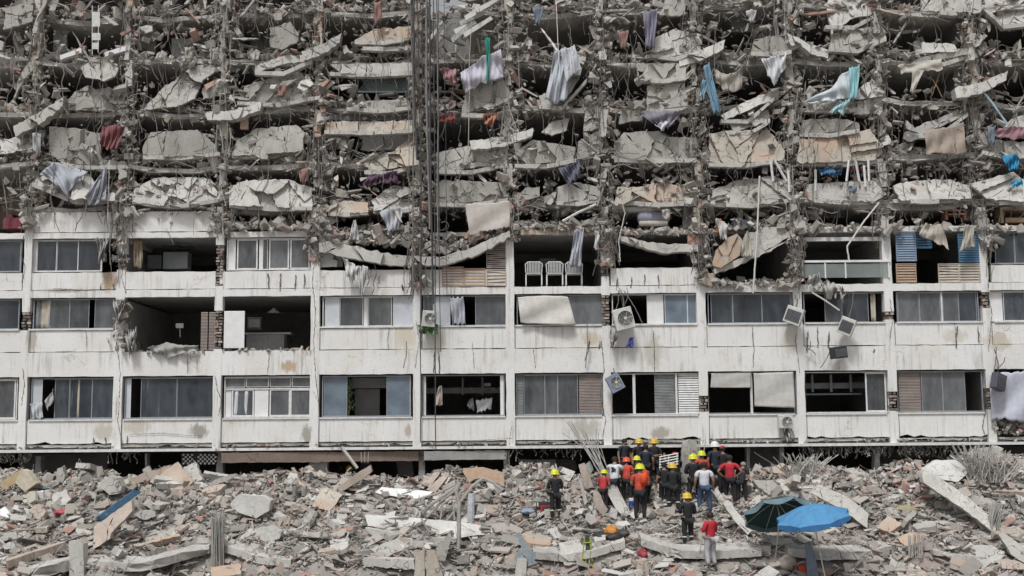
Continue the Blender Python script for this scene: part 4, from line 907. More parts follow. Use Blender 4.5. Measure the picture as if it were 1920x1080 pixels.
for k, (x, y, w_) in enumerate(((190, 470, 24), (222, 585, 20), (1150, 640, 14), (1475, 812, 16), (245, 640, 22), (1538, 545, 60), (1578, 560, 10))):
    cloth('torn_sheeting', 'torn pale metal sheeting hanging off the facade at %s' % ('the dark third row gap', 'the broken second row pier', 'the pier below the large tilted unit', 'the low wrapped air conditioner', 'the corner of the shuttered room', 'the balcony beam, a long strip', 'the balcony beam, a short strip')[k], 'sheeting', [(x-w_*.4, y-22), (x+w_*.5, y-18)], [(x-w_*.2, y+18), (x+w_*.3, y+10)] if k < 5 else [(x-w_*.4, y-4), (x+w_*.5, y+4)], -.3, (.40,.39,.37), 3, .14, rag=5)
# ------------------------------------------------------------------ furniture in the open rooms
def chair(x, y, label):
    c = P(x, y, .5); t = empty('chair', c, label, 'chair', 'white balcony chairs')
    w2 = .30; m_ = M_white
    for sx in (-1, 1):
        for sy in (-.22, .22):
            mb = MB(); mb.box((sx*w2-.02, sy-.02, 0), (sx*w2+.02, sy+.02, .43)); mb.build('leg', m_, t, local=True)
    mb = MB(); mb.box((-w2, -.25, .43), (w2, .25, .47)); mb.build('seat', m_, t, local=True)
    mb = MB(); mb.tube([(-w2, -.26, .47), (-w2-.02, -.28, .80), (-w2+.08, -.28, .88), (w2-.08, -.28, .88), (w2+.02, -.28, .80), (w2, -.26, .47)], .022, 5)
    for q in range(9): xx = -w2+.07+q*(2*w2-.14)/8; mb.box((xx-.012, -.29, .47), (xx+.012, -.27, .86))
    mb.build('backrest', m_, t, local=True)
chair(1001, 536, 'white slatted chair, left one of the three on the open balcony')
chair(1040, 536, 'white slatted chair in the middle of the three on the open balcony')
chair(1076, 536, 'white slatted chair under the twisted curtain on the open balcony')
def bx(name, label, cat, x0, y0, x1, y1, Y, dp, mat, par=None, **k):
    a, b = P(x0, y1, Y), P(x1, y0, Y); mb = MB(); mb.box((a.x, Y, a.z), (b.x, Y+dp, b.z)); return mb.build(name, mat, par, label=label, cat=cat, bevel=.015, **k)
bd = empty('bed', P(1225, 426, .1), 'bed with a rolled grey blue mattress on its frame in a collapsed room', 'bed')
mb = MB(); M = Matrix.Rotation(R(90), 4, 'Y')
mb.lathe([(.02, -.62), (.17, -.60), (.25, -.5), (.27, 0), (.25, .5), (.17, .60), (.02, .62)], P(1225, 408, .2), 14, M); mb.build('mattress', colmat('mattress_grey', (.24, .235, .30)), bd, True)
mb = MB(); mb.lathe([(.02, -.55), (.10, -.53), (.12, 0), (.10, .53), (.02, .55)], P(1225, 419, .05), 10, M); mb.build('pillow', colmat('pillow_beige', (.42, .38, .34)), bd, True)
mb = MB(); fbox(mb, 1197, 1256, 424, 428, .1, .9); mb.build('frame', M_black, bd)
bx('sofa', 'dark red sofa in the brown walled room at the far left', 'sofa', 5, 408, 40, 429, .8, .9, colmat('sofa_red', (.20, .05, .07)))
bx('sofa_cushion', 'dark red raised armrest cushion on the sofa at the far left', 'cushion', 10, 401, 24, 409, .9, .5, colmat('sofa_red', (.20, .05, .07)))
dk = empty('desk', P(1792, 412, .3), 'small reddish wood desk in a collapsed room on the right', 'desk')
for q, (a, b, c_, d_) in enumerate(((1773, 392, 1812, 396), (1775, 400, 1810, 403))):
    mb = MB(); A, E = P(a, d_, .3), P(c_, b, .3); mb.box((A.x, .3, A.z), (E.x, .8, E.z)); mb.build('shelf' if q else 'tabletop', colmat('desk_wood', (.33, .17, .12)), dk)
for a in (1773, 1808):
    mb = MB(); A, E = P(a, 412, .3), P(a+4, 396, .3); mb.box((A.x, .3, A.z), (E.x, .8, E.z)); mb.build('leg', colmat('desk_wood', (.33, .17, .12)), dk)
tb = empty('table', P(1900, 418, .3), 'light wooden bunk table standing in the collapsed room at far right', 'table')
for (a, b, c_, d_, nm) in ((1876, 388, 1925, 394, 'tabletop'), (1877, 394, 1881, 418, 'leg'), (1886, 408, 1925, 417, 'drawer')):
    mb = MB(); A, E = P(a, d_, .3), P(c_, b, .3); mb.box((A.x, .3, A.z), (E.x, .9, E.z)); mb.build(nm, M_wood, tb)
kit = empty('kitchen_counter', P(500, 655, 2.4), 'grey kitchen counter in the open second row room with a hanging lamp', 'counter')
for a, b, c_, d_, mt in ((462, 627, 533, 657, M_innerw), (458, 623, 545, 627, M_frame), ):
    mb = MB(); A, E = P(a, d_, 2.4), P(c_, b, 2.4); mb.box((A.x, 2.4, A.z), (E.x, 3, E.z)); mb.build('cabinet' if b == 627 else 'worktop', mt, kit)
lp = empty('pendant_lamp', P(513, 582, 1.5), 'pale cone lamp hanging in the open kitchen', 'lamp')
mb = MB(); mb.lathe([(.24, 0), (.20, .03), (.05, .14), (.03, .18)], P(513, 586, 1.5), 14); mb.build('lamp_shade', M_frame, lp)
mb = MB(); mb.tube([P(513, 566, 1.5), P(513, 578, 1.5)], .01, 4); mb.build('cord', M_cable, lp)
fan = empty('ceiling_fan', P(333, 462, 1.2), 'dark ceiling fan in the open third row room', 'fan')
mb = MB(); mb.lathe([(.02, 0), (.10, .02), (.10, .12), (.02, .15)], P(333, 466, 1.2), 12); mb.tube([P(333, 452, 1.2), P(333, 462, 1.2)], .015, 4); mb.build('motor', M_black, fan)
for q in range(4):
    a = q*1.57+.3; c = P(333, 464, 1.2); mb = MB(); mb.tube([c, c+Vector((math.cos(a)*.62, math.sin(a)*.62, .02))], .045, 4); mb.build('blade', M_black, fan)
bx('wardrobe', 'white wardrobe with a dark handle slot in the ceiling fan room', 'wardrobe', 305, 472, 352, 504, 2.2, .6, M_glassw)
bx('screen_panel', 'grey framed panel beside the white wardrobe in the ceiling fan room', 'panel', 276, 478, 303, 504, 2.4, .1, M_frameg)
door = bx('door', 'white door panel standing at the edge of the open kitchen', None, 419, 583, 459, 653, -.02, .05, M_white, B)
for a, lb in ((376, 'left'), (391, 'right')):
    mb = MB(); A, E = P(a, 657, .15), P(a+14, 585, .15)
    for q in range(26): z = A.z+(q+.5)*(E.z-A.z)/26; mb.rbox(((A.x+E.x)/2, .15, z), ((E.x-A.x), .012, .05), (R(-25), 0, 0))
    mb.box((A.x, .17, A.z), (A.x+.03, .2, E.z)); mb.build('louvre_shutter', M_brownblind, None, label='brown louvred shutter, %s of the pair at the edge of the dark room' % lb, cat='shutter')
bx('paper_sign', 'small white card on a stick in the dark second row room', 'sign', 329, 606, 344, 615, 1.5, .03, M_white)
line('stick', 'thin stick carrying the small white card', 'stick', [(337, 615), (338, 632)], 1.5, .015, M_white)
bx('microwave', 'silver microwave on a shelf behind the white balcony chairs', 'microwave', 1012, 484, 1042, 500, 3.2, .4, M_frameg)
bx('white_shelf', 'pale shelf front in the first row opening with a framed pane', 'shelf', 1508, 717, 1624, 729, 1.5, .3, M_frameg)
bx('white_shelf', 'thin pale shelf below the wide shelf front', 'shelf', 1508, 737, 1616, 741, 1.3, .3, M_frameg)
for x in (1522, 1557, 1594): bx('shelf_post', '%s slim pale post against the wide shelf front' % {1522: 'left', 1557: 'middle', 1594: 'right'}[x], 'post', x, 702, x+3, 735, 1.2, .06, M_frameg, group='slim posts against the wide shelf front')
bx('wall_beam', 'brown grey beam across the dark opening with the white sack', 'beam', 797, 726, 945, 738, 2.2, .3, M_inner)
for x in (866, 903): bx('hanging_post', ('left' if x == 866 else 'right')+' slim post crossing the beam in the opening with the white sack', 'post', x, 708, x+3, 741, 1.9, .08, M_inner, group='posts in the opening with the white sack')
bx('painted_light_hatch', 'small hatch, daylight painted white, at the back of the opening with the white sack', 'hatch', 907, 718, 920, 724, 2.1, .05, M_white)  # white colour stands in for daylight in the small back window
bx('lintel', None, None, 659, 708, 724, 728, 1.5, .3, M_innerw, B)
bx('door', None, None, 665, 729, 712, 779, 1.6, .1, M_inner, B)
# plant at the first row doorway
mb = MB(); r2 = random.Random(8)
for _ in range(220):
    p = P(654+r2.gauss(0, 4), 735+r2.uniform(-25, 35), .3+r2.uniform(-.1, .1)); mb.rbox(p, (.09, .004, .04), (r2.uniform(0, 3), r2.uniform(0, 3), r2.uniform(0, 3)))
pl_ = empty('potted_plant', P(654, 779, .3), 'dark green climbing plant in the first row doorway', 'plant')
mb.build('foliage', colmat('plant_green', (.05, .08, .03)), pl_); mb = MB(); mb.tube([P(654, 779, .3), P(655, 712, .3)], .015, 5); mb.build('stem', M_wood, pl_)
# balcony with glass balustrade
bl = empty('balcony_railing', P(1585, 532, -.1), 'white rail with glass balustrade on the third row balcony', 'railing')
mb = MB(); fbox(mb, 1500, 1668, 493.5, 497.5, -.12, -.04); mb.build('handrail', M_white, bl)
for x in (1503, 1545, 1583, 1664):
    mb = MB(); fbox(mb, x, x+2.5, 497.5, 527, -.1, -.05); mb.build('post', M_white, bl)
for a, b in ((1506, 1545), (1548, 1583), (1586, 1664)):
    mb = MB(); fbox(mb, a, b, 500, 526, -.08, -.07); mt = simple('balustrade_glass', (.32, .36, .35), .25, .15, 2, alpha=.45); mb.build('glass_panel', mt, bl)
mb = MB(); fbox(mb, 1506, 1662, 450, 457, -.05, .1); mb.build('shutter_box', M_frame, B)
# louvre walls
def louv(name, label, x0, y0, x1, y1, Y, mat, st=.09, warp=0):
    t = empty(name, P((x0+x1)/2, y1, Y), label, 'louvre'); A, E = P(x0, y1, Y), P(x1, y0, Y); n_ = int((E.z-A.z)/st); mb = MB(); rr = random.Random(int(x0))
    for q in range(n_):
        z = A.z+(q+.5)*(E.z-A.z)/n_; mb.rbox(((A.x+E.x)/2, Y, z), (E.x-A.x-.06, .015, st*.8), (R(-20+rr.uniform(-5, 5)), rr.gauss(0, warp), 0))
    mb.build('slat', mat, t)
    f = MB(); f.box((A.x, Y-.03, A.z), (A.x+.03, Y+.03, E.z)); f.box((E.x-.03, Y-.03, A.z), (E.x, Y+.03, E.z)); f.box((A.x+.03, Y-.03, E.z-.03), (E.x-.03, Y+.03, E.z)); f.box((A.x+.03, Y-.03, A.z), (E.x-.03, Y+.03, A.z+.03)); f.build('frame', mat, t)
mb_ = colmat('louvre_blue', (.07, .16, .27)); mc_ = colmat('louvre_cream', (.45, .40, .34)); mt_ = colmat('louvre_tan', (.36, .26, .19))
louv('blue_louvre', 'blue and grey louvred shutter left on the blue shuttered balcony', 1681, 436, 1716, 490, 0, colmat('louvre_greyblue', (.20, .27, .36)))
louv('blue_louvre', 'bright blue narrow louvred shutter beside the dark gap', 1717, 440, 1746, 466, .1, mb_)
louv('blue_louvre', 'bright blue louvred shutter right on the blue shuttered balcony', 1798, 438, 1836, 492, 0, mb_)
louv('cream_louvre', 'tan louvred balustrade panel under the left blue shutter', 1681, 494, 1717, 530, 0, mt_, .1)
louv('cream_louvre', 'cream louvred balustrade panel in the middle of the shuttered balcony', 1760, 494, 1797, 530, 0, mc_, .1, .03)
louv('cream_louvre', 'cream grey louvred balustrade panel under the right blue shutter', 1799, 494, 1836, 530, 0, mc_, .1)
louv('bamboo_louvre', 'tan louvred panel filling the balcony under the sagging slab', 829, 500, 869, 536, 0, mt_, .1)
louv('bamboo_louvre', 'tan louvred panel beside the crushed shutters', 870, 503, 910, 536, 0, mt_, .1)
louv('bamboo_louvre', 'crushed crooked grey shutter under the raised end of the sagging slab', 912, 452, 948, 503, -.05, M_brownblind, .07, .06)
louv('bamboo_louvre', 'buckled tan shutter below the crushed grey one', 912, 505, 949, 536, -.05, mc_, .11, .12)
bx('red_chair', 'red folding chair back hidden behind white window bars', 'chair', 1592, 312, 1620, 322, .1, .1, colmat('chair_red', (.22, .03, .05)))
cloth('blue_awning', 'crumpled blue plastic awning between two collapsed slabs', 'awning', [(1535,316),(1580,316)], [(1540,328),(1576,330)], -.3, (.06,.16,.30), 5, .08)
cloth('orange_board', 'orange curved boards sticking out over a dark broken room', 'board', [(905,215),(935,212)], [(908,230),(922,238)], -.4, (.42,.20,.13), 1.5, .12)
for k, (x, y, w_, h_) in enumerate(((1343, 410, 10, 26), (450, 218, 15, 24), (1290, 440, 26, 20), (1320, 512, 22, 24), (1376, 412, 30, 16))):
    bx('loose_box', ['orange toppled cabinet among rubble beside a brick pier', 'pinkish board standing on the left collapsed floors', 'pink plaster piece on the right sagging slab', 'pinkish square block at the foot of the tilted slab', 'dark blue television case on a collapsed floor'][k], 'debris', x, y, x+w_, y+h_, -.15, .2, colmat('boxc%d' % k, [(.42, .19, .1), (.42, .30, .24), (.42, .25, .2), (.42, .33, .27), (.07, .08, .1)][k]))
# ================================================================== GROUND FLOOR
def fplate(name, pl, mat, Y, th, seed=1, n=1, jamp=.5, tilt=.02, parent=B, **k):
    mb = MB(); plate(mb, pl, Y, th, random.Random(seed), n, jamp, tilt, 9); return mb.build(name, mat, parent, **k)
M_brown = concrete('brown_beam', (.21, .165, .135), .2, .8)
fplate('ground_beam', [(415,849),(785,846),(785,864),(415,868)], M_brown, .05, .4)
fplate('ground_beam', [(795,846),(950,845),(950,861),(795,863)], M_inner, .02, .4)
for x0, x1, y0, mt in ((580, 614, 866, M_innerw), (405, 417, 845, M_inner), (272, 276, 850, M_inner), (944, 956, 845, M_innerw), (785, 796, 845, M_inner), (66, 76, 855, M_inner), (1462, 1470, 838, M_inner), (1640, 1650, 838, M_innerw), (1400, 1406, 836, M_inner)):
    fplate('ground_column', [(x0, y0), (x1, y0), (x1, 905), (x0, 905)], mt, .4, .4)
fplate('ground_wall', [(1406, 836), (1465, 836), (1465, 890), (1406, 890)], M_inner, 2.2, .2); fplate('ground_wall', [(972, 862), (1042, 862), (1042, 890), (972, 890)], M_inner, .9, .2)
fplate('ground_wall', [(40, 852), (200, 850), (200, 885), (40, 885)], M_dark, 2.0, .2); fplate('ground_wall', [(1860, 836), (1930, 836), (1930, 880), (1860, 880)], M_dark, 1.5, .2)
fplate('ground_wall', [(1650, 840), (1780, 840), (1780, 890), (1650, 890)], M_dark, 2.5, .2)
# perforated block screen
bs_ = empty('block_screen', P(372, 868, .2), 'black and white perforated block screen hanging under the first floor slab', 'block screen')
mb = MB(); bkm = MB()
for i in range(16):
    for j in range(5):
        if (i+j) % 2 == 0 and not (i in (5, 6) and j < 3):
            x = 342+i*4; y = 851+j*4; mb.prism([P(x+.4, y+3.7, .2), P(x+3.4, y+3.4, .2), P(x+3.5, y+.5, .2), P(x+.4, y+.3, .2)], (0, .12, 0))
mb.build('block', M_white, bs_)
plate(bkm, [(340, 849), (408, 849), (406, 870), (341, 872)], .34, .1, rng, 1, .3); bkm.build('backing', M_black, bs_)
# greenery seen through the ground floor
mb = MB(); r2 = random.Random(4)
for _ in range(5200):
    x = r2.choice([r2.uniform(515, 582), r2.uniform(636, 668)]); p = P(x, r2.uniform(868, 895), 2.5+r2.uniform(-.4, .4))
    mb.rbox(p, (.10, .004, .05), (r2.uniform(0, 3), r2.uniform(0, 3), r2.uniform(0, 3)))
mb.build('shrubs', rubble_mat('leaf_green', [(0, (.05, .08, .03)), (.4, (.09, .13, .045)), (.7, (.13, .15, .06)), (.9, (.03, .045, .02))], dustf=.1), kind='stuff', label='green bushes seen through the ground floor between the piers', cat='shrubs')
# roots of rebar and torn mesh hanging under the first slab
mb = MB(); r2 = random.Random(6)
for (a, b, n_) in ((1500, 1840, 240), (0, 60, 40), (200, 260, 15), (960, 1130, 25)):
    for _ in range(n_):
        x = r2.uniform(a, b); L = r2.uniform(8, 30); pts = [P(x+r2.uniform(-6, 6)*q/4, 836+(960-x)*math.tan(ROLL)+L*q/4, r2.uniform(-.2, .4)) for q in range(5)]; mb.tube(pts, r2.uniform(.008, .022), 3)
mb.build('torn_rebar', M_rebarl, B, kind='stuff')
# ================================================================== THE RUBBLE FIELD
hb = MB(); xs = np.arange(-27, 27.01, .3); ys = np.concatenate([np.arange(-30, -12, 1.5), np.arange(-12, 6, .3), [6.5, 8]])
rs = np.random.RandomState(2)
nx_, ny_ = len(xs), len(ys); zz = np.array([[H(x, y) for x in xs] for y in ys])+rs.uniform(-.05, .05, (ny_, nx_))
hb.add([(xs[i], ys[j], zz[j, i]-.05) for j in range(ny_) for i in range(nx_)], [(j*nx_+i, j*nx_+i+1, (j+1)*nx_+i+1, (j+1)*nx_+i) for j in range(ny_-1) for i in range(nx_-1)])
hb.build('rubble_terrain', M_heap, kind='structure')
HERO = [(176,918,268,980),(684,962,938,1012),(700,910,814,937),(430,926,510,974),(486,985,530,1018),(1003,938,1040,972),(1178,932,1200,960),(1112,985,1182,1020),(1088,1000,1116,1078),(590,860,698,955),(800,905,866,950),(866,876,948,914),
    (1728,862,1818,905),(1740,890,1790,925),(1790,925,1868,990),(128,1010,158,1082),(774,1000,848,1084),(1495,1020,1538,1084),(1192,1032,1220,1082),(174,985,215,1030),(28,880,70,922),(1083,866,1115,920),(1130,902,1182,972),(740,862,778,892),(1540,915,1628,985),(874,925,892,985),(0,950,30,975),(392,968,425,1064),(1450,1000,1600,1020),(1280,1000,1345,1062)]
def hero(x, Y, z=None):
    q = Vector((x, Y+D, H(x, Y)+.1 if z is None else z)); k = q.dot(_f); a, b = 960+F*q.dot(_r)/k, 540-F*q.dot(_u)/k
    return any(h[0] < a < h[2] and h[1] < b < h[3] for h in HERO)
ch = Chunks(31); r = random.Random(77)
M_pinkc = concrete('pink_plaster', (.46, .385, .33), .3, 1)
def slope(x, Y): return math.atan2(H(x, Y+.3)-H(x, Y-.3), .6)
for _ in range(104000):
    x = r.uniform(-24, 24); Y = r.uniform(-11, 1.2)
    dens = .55+.45*math.sin(x*.9+Y*.7+math.sin(Y*2))
    if -.2 < Y-YL(x) < -.04 or r.random() > .55+.45*dens or (r.random() < .88 and hero(x, Y)): continue
    u = r.random(); nb = .9 if Y > -2.4 else .5
    s = .04+.27*nb*u**5
    z = H(x, Y)+(r.uniform(-.02, .08)+.12*(r.random()**3))*nb
    flat = r.uniform(.2, .8); ch.add(x, Y, z, s*r.uniform(.9, 2.4), s*r.uniform(.7, 1.3), s*flat, rx=slope(x, Y)+r.gauss(0, .5), ry=r.gauss(0, .45))
for _ in range(4200):   # larger tumble near the building
    x = r.uniform(-21, 21); Y = r.gauss(-.9, .9); u = r.random(); s = .10+.27*u**3
    if hero(x, Y): continue
    ch.add(x, Y, H(x, Y)+r.uniform(0, .22), s*r.uniform(.8, 1.5), s, s*r.uniform(.4, 1))
ch.build('rubble', M_rub, label='broken concrete, brick and plaster rubble covering the slope before the building', cat='rubble', kind='stuff')
sh = MB()
for _ in range(4600):
    x = r.uniform(-20, 20); Y = r.uniform(-10, .3); L = r.uniform(.15, .9)*r.uniform(.5, 1)
    if r.random() < .72: sh.rbox((x, Y, H(x, Y)+r.uniform(.02, .16)), (L, r.uniform(.06, .4), r.uniform(.02, .06)), (slope(x, Y)+r.gauss(0, .35), r.gauss(0, .3), r.uniform(-.6, .6)), .15, r)
    else: sh.rbox((x, Y, H(x, Y)+r.uniform(.05, .22)), (L, r.uniform(.02, .05), r.uniform(.02, .05)), (r.gauss(0, .4), r.gauss(0, .5), r.uniform(0, 3)), .1, r)
sh.build('debris', M_rub, label='flat shards, boards and sticks scattered through the rubble field', cat='debris', kind='stuff')
wr = MB()
for _ in range(1100):
    x = r.uniform(-20, 20); Y = r.uniform(-8, 0); z = H(x, Y); L = r.uniform(.3, 1.1); a = r.gauss(0, .9); k_ = r.uniform(-.6, .6); pts = []
    for q in range(6): u = q/5; pts.append((x+L*u*math.sin(a)+.05*math.sin(u*6), Y+r.uniform(-.02, .02), z+.02+L*abs(math.cos(a))*u*(.5 if r.random() < .7 else .5)+k_*.2*u*u))
    wr.tube(pts, r.uniform(.007, .014), 3)
wr.build('wire_tangle', M_rebarl, label='bent rebar and wire poking out of the rubble field', cat='wire', kind='stuff')
# individual larger blocks
LM = [(215,950,'the blue roofing sheet'),(408,1010,'the rebar wrapped post'),(470,945,'the large pale flat block'),(508,1000,'the small white metal case'),(650,905,'the tan fallen column'),(755,925,'the bright white board'),(810,985,'the long white slab'),
    (905,890,'the arched tan panel'),(1022,955,'the red generator'),(1101,1040,'the yellow stretcher'),(1150,1005,'the orange bag'),(1250,940,'the standing rescuers'),(1455,980,'the green parasol'),(1520,970,'the blue parasol'),(1600,950,'the broken sloping wall'),
    (1770,885,'the pale rounded slab'),(1695,960,'the olive sack'),(1800,935,'the long sloping beam'),(1718,1030,'the small rebar cage'),(1890,1030,'the triangular slab'),(45,895,'the overturned cream cabinet'),(15,1005,'the white block at the left edge'),(142,1045,'the column stub'),(800,1055,'the pointed pair of plates'),(1508,1070,'the red bucket')]
def place_label(o, what, cat, group):
    d = (o.location-Vector((0, -D, 0))); bx_ = 960+F*d.dot(_r)/d.dot(_f); by_ = 540-F*d.dot(_u)/d.dot(_f)
    lm = min(LM, key=lambda q: (q[0]-bx_)**2+(2*(q[1]-by_))**2); far = abs(lm[0]-bx_)
    side = ('left of' if bx_ < lm[0] else 'right of') if far > abs(lm[1]-by_)*1.5 else ('above' if by_ < lm[1] else 'below')
    tag(o, '%s%s %s %s' % (what, '' if far < 70 else ' well', side, lm[2]), cat, group)
GB = 'loose angular concrete blocks lying in the rubble field'
for k in range(130):
    x = r.uniform(-19.5, 19.5); Y = r.choice([r.uniform(-8, -.3), r.gauss(-1.0, .6)])
    while hero(x, Y): x = r.uniform(-19.5, 19.5)
    s = r.uniform(.26, .5); T, Fc = TEMPL[r.randrange(len(TEMPL))]
    me = bpy.data.meshes.new('concrete_block'); sx, sy, sz = s*r.uniform(.9, 1.7), s*r.uniform(.7, 1.2), s*r.uniform(.35, .8)
    me.from_pydata([(v[0]*sx, v[1]*sy, v[2]*sz) for v in T], [], [tuple(int(q) for q in f) for f in Fc]); me.materials.append([M_conc2, M_edge, M_tan, M_conc][k % 4])
    o = bpy.data.objects.new('concrete_block', me); COL.objects.link(o); o.location = (x, Y, H(x, Y)+.06); o.rotation_euler = (r.gauss(0, .5), r.gauss(0, .4), r.uniform(0, 6))
    d = (o.location-Vector((0, -D, 0))); bx_ = 960+F*d.dot(_r)/d.dot(_f); by_ = 540-F*d.dot(_u)/d.dot(_f)
    lm = min(LM, key=lambda q: (q[0]-bx_)**2+(2*(q[1]-by_))**2); far = abs(lm[0]-bx_)
    side = ('left of' if bx_ < lm[0] else 'right of') if far > abs(lm[1]-by_)*1.5 else ('above' if by_ < lm[1] else 'below')
    tag(o, '%s%s %s concrete block%s %s %s' % ('small ' if s < .34 else 'large ' if s > .43 else '', ('flat', 'thick')[sz > .28], ('pale', 'light grey', 'tan', 'dark grey')[k % 4], '' if far < 70 else ' well', side, lm[2]), 'concrete block', GB)
# broad flat pieces of floor and wall, and beams, lying at all angles
KEEP = [(1010, 1075), (1110, 1420)]
for k in range(96):
    while True:
        x = r.uniform(-19, 19); Y = r.uniform(-7.4, -.2); pxx = 960+F*x/(D+Y)
        if (not any(a < pxx < b for a, b in KEEP) or Y < -4.8) and not any(hero(x+dx_, Y, H(x, Y)+dz_) for dx_ in (-.7, 0, .7) for dz_ in (0, .3)): break
    L = r.uniform(.5, 1.7) if k % 3 else r.uniform(.5, 1.0); n_ = r.randint(4, 6); T_ = r.uniform(.08, .2); mb = MB(); pl = []
    W_ = L*r.uniform(.35, .8)
    if k % 4 == 0: L, W_, T_ = r.uniform(1.3, 2.6), r.uniform(.14, .28), r.uniform(.14, .25)
    if k % 4 == 0: base = [(-L/2, -W_/2), (L/2, -W_/2*r.uniform(.7, 1)), (L/2*r.uniform(.85, 1), W_/2), (-L/2*r.uniform(.9, 1), W_/2)]
    else: base = [(L*.5*math.cos(q/n_*6.283+r.uniform(-.3, .3)), W_*.6*math.sin(q/n_*6.283+r.uniform(-.3, .3))) for q in range(n_)]
    pl = jag(base, .12, .018, r); mb.prism([Vector((a, b, 0)) for a, b in pl], (0, 0, T_))
    if area(pl) > 0: mb.f = [f[::-1] for f in mb.f]
    nm, wd = ('concrete_beam', 'beam') if k % 4 == 0 else ('broken_slab', 'slab')
    ci = r.randrange(5); o = mb.build(nm, [M_conc2, M_edge, M_tan, M_conc, M_pinkc][ci], None)
    o.location = (x, Y, H(x, Y)+r.uniform(.02, .12)); o.rotation_euler = (slope(x, Y)+r.gauss(.1, .3), r.gauss(0, .16), r.gauss(0, .7) if k % 4 else r.choice([r.gauss(0, .4), r.gauss(1.2, .5)]))
    place_label(o, '%s %s %s' % ('long' if L > 1.6 else 'broad' if L > 1 else 'small', ['pale', 'light grey', 'tan', 'grey', 'pinkish'][ci], 'concrete beam lying' if k % 4 == 0 else 'broken slab lying'), wd, 'broken slabs and beams strewn over the rubble')
# ------------------------------------------------------------------ traced pieces of the rubble field
def gp(name, label, cat, pl, mat, th=.2, up=0, n=1, jamp=.7, lean=0, foot=None, seed=None, group=None, parent=None, step=7):
    """outline measured in the photo, standing at the depth where its foot meets the rubble"""
    f = max(pl, key=lambda q: q[1]) if foot is None else foot
    Y0 = G(f[0], min(f[1], 1079)).y-.32; yb = f[1]; lean = min(lean, .75); rr = random.Random(seed or int(pl[0][0])); mb = MB()
    if area(pl) > 0: pl = pl[::-1]
    for s_ in fracture(pl, n, rr, .5):
        pts = [P(x, y, Y0+(yb-y)*lean/50.) for x, y in jag(s_, step, jamp, rr)]
        mb.prism(pts, (0, th, 0))
    return mb.build(name, mat, parent, label=label, cat=cat, group=group)
M_blue = colmat('blue_roofing', (.06, .15, .25), .5)
M_whitec = concrete('white_slab', (.60, .59, .565), .15, 1, streak=.15)
bs2 = empty('corrugated_sheet', G(220, 975), 'long blue corrugated roofing sheet lying slanted at the lower left', 'roofing sheet')
mb = MB()
Yb = G(215, 978).y
def cor(u, v):
    a = (180+(250-180)*u, 970+(918-970)*u); b = (190+(266-190)*u, 978+(922-978)*u)
    return P(a[0]*(1-v)+b[0]*v, a[1]*(1-v)+b[1]*v, Yb-.35+.75*u+.03*math.sin(v*30))
mb.grid(cor, 10, 24); mb.build('sheet', M_blue, bs2, True, .012)
gp('concrete_wall', 'broken pinkish wall piece running under the blue roofing sheet', 'wall piece', [(174,1030),(176,985),(190,978),(246,938),(248,958),(208,1000),(206,1010)], M_pinkc, .3, lean=.8, n=3)
gp('column_stub', 'short upright concrete column stub at the lower left', 'column', [(130,1082),(129,1015),(150,1012),(156,1020),(157,1082)], M_conc2, .45, jamp=.3)
def ledge_slab(label, top, th_px, Yoff=0, depth=2.2, n=4, mat=None):
    """a fallen floor slab: its broken front edge faces the street, its top runs back under the rubble"""
    pl = top+[(x, y+th_px) for x, y in top[::-1]]; mb = MB(); rr = random.Random(int(top[0][0])); Y0 = None
    if area(pl) > 0: pl = pl[::-1]
    for s_ in fracture(pl, n, rr, 1.0): mb.prism([P(x, y, YL(P(x, y, -5).x)-.12) for x, y in jag(s_, 8, .6, rr)], (0, .9, .12))
    return mb.build('floor_slab_edge', mat or M_edge, None, label=label, cat='slab')
ledge_slab('fallen floor slab with a curved broken edge between the column stub and the rebar post', [(156,1049),(210,1055),(265,1056),(310,1045),(392,1022)], 16, n=5)
ledge_slab('fallen floor slab edge at the bottom left corner beside the column stub', [(40,1068),(85,1062),(130,1050)], 20, n=2)
ledge_slab('fallen floor slab edge right of the rebar post', [(422,1022),(480,1042),(545,1050)], 14, n=3)
ledge_slab('fallen floor slab behind the yellow stretcher, rising to the black bags', [(1000,1034),(1060,1040),(1110,1032),(1172,1014)], 14, n=4)
ledge_slab('long curved fallen slab edge under the people at the lower middle', [(1202,1008),(1240,1022),(1275,1032),(1340,1034),(1428,1028)], 15, n=6)
ledge_slab('fallen slab edge below the blue umbrella', [(1478,1028),(1535,1035),(1628,1034),(1668,1024)], 15, n=4)
ledge_slab('short fallen slab edge at the lower right behind the cracked boards', [(1750,1032),(1800,1040),(1850,1045)], 8, n=2)
gp('slab_beam', 'grey concrete beam lying at the bottom centre behind the crossed plates', 'beam', [(680,1046),(775,1050),(778,1068),(681,1062)], M_conc2, .6)
gp('concrete_plate', 'pointed upright concrete plate, left half of the pair at the bottom centre', 'plate', [(776,1084),(780,1040),(796,1030),(797,1084)], M_tan, .15, jamp=.4)
gp('concrete_plate', 'pointed upright concrete plate, right half of the pair at the bottom centre', 'plate', [(799,1084),(800,1032),(815,1032),(832,1084)], M_tan, .15, jamp=.4)
gp('concrete_plate', 'thin grey green plate leaning behind the pointed pair', 'plate', [(820,1050),(818,1028),(844,998),(847,1008),(834,1052)], M_conc, .1, jamp=.4)
gp('white_slab', 'long white slab lying across the rubble in the middle', 'slab', [(684,966),(740,968),(800,974),(870,980),(936,992),(920,1000),(860,1008),(780,1002),(730,994),(690,986)], M_whitec, .25, n=1, lean=.7, jamp=.4)
gp('slab_under', 'thick grey concrete under the long white slab', 'slab', [(684,990),(760,1002),(860,1011),(850,1020),(760,1016),(700,1006)], M_conc2, .5)
gp('white_board', 'bright white board lying behind the long white slab', 'board', [(702,924),(716,913),(812,922),(794,936),(750,932),(720,928)], M_white, .08, lean=2.0, jamp=.4)
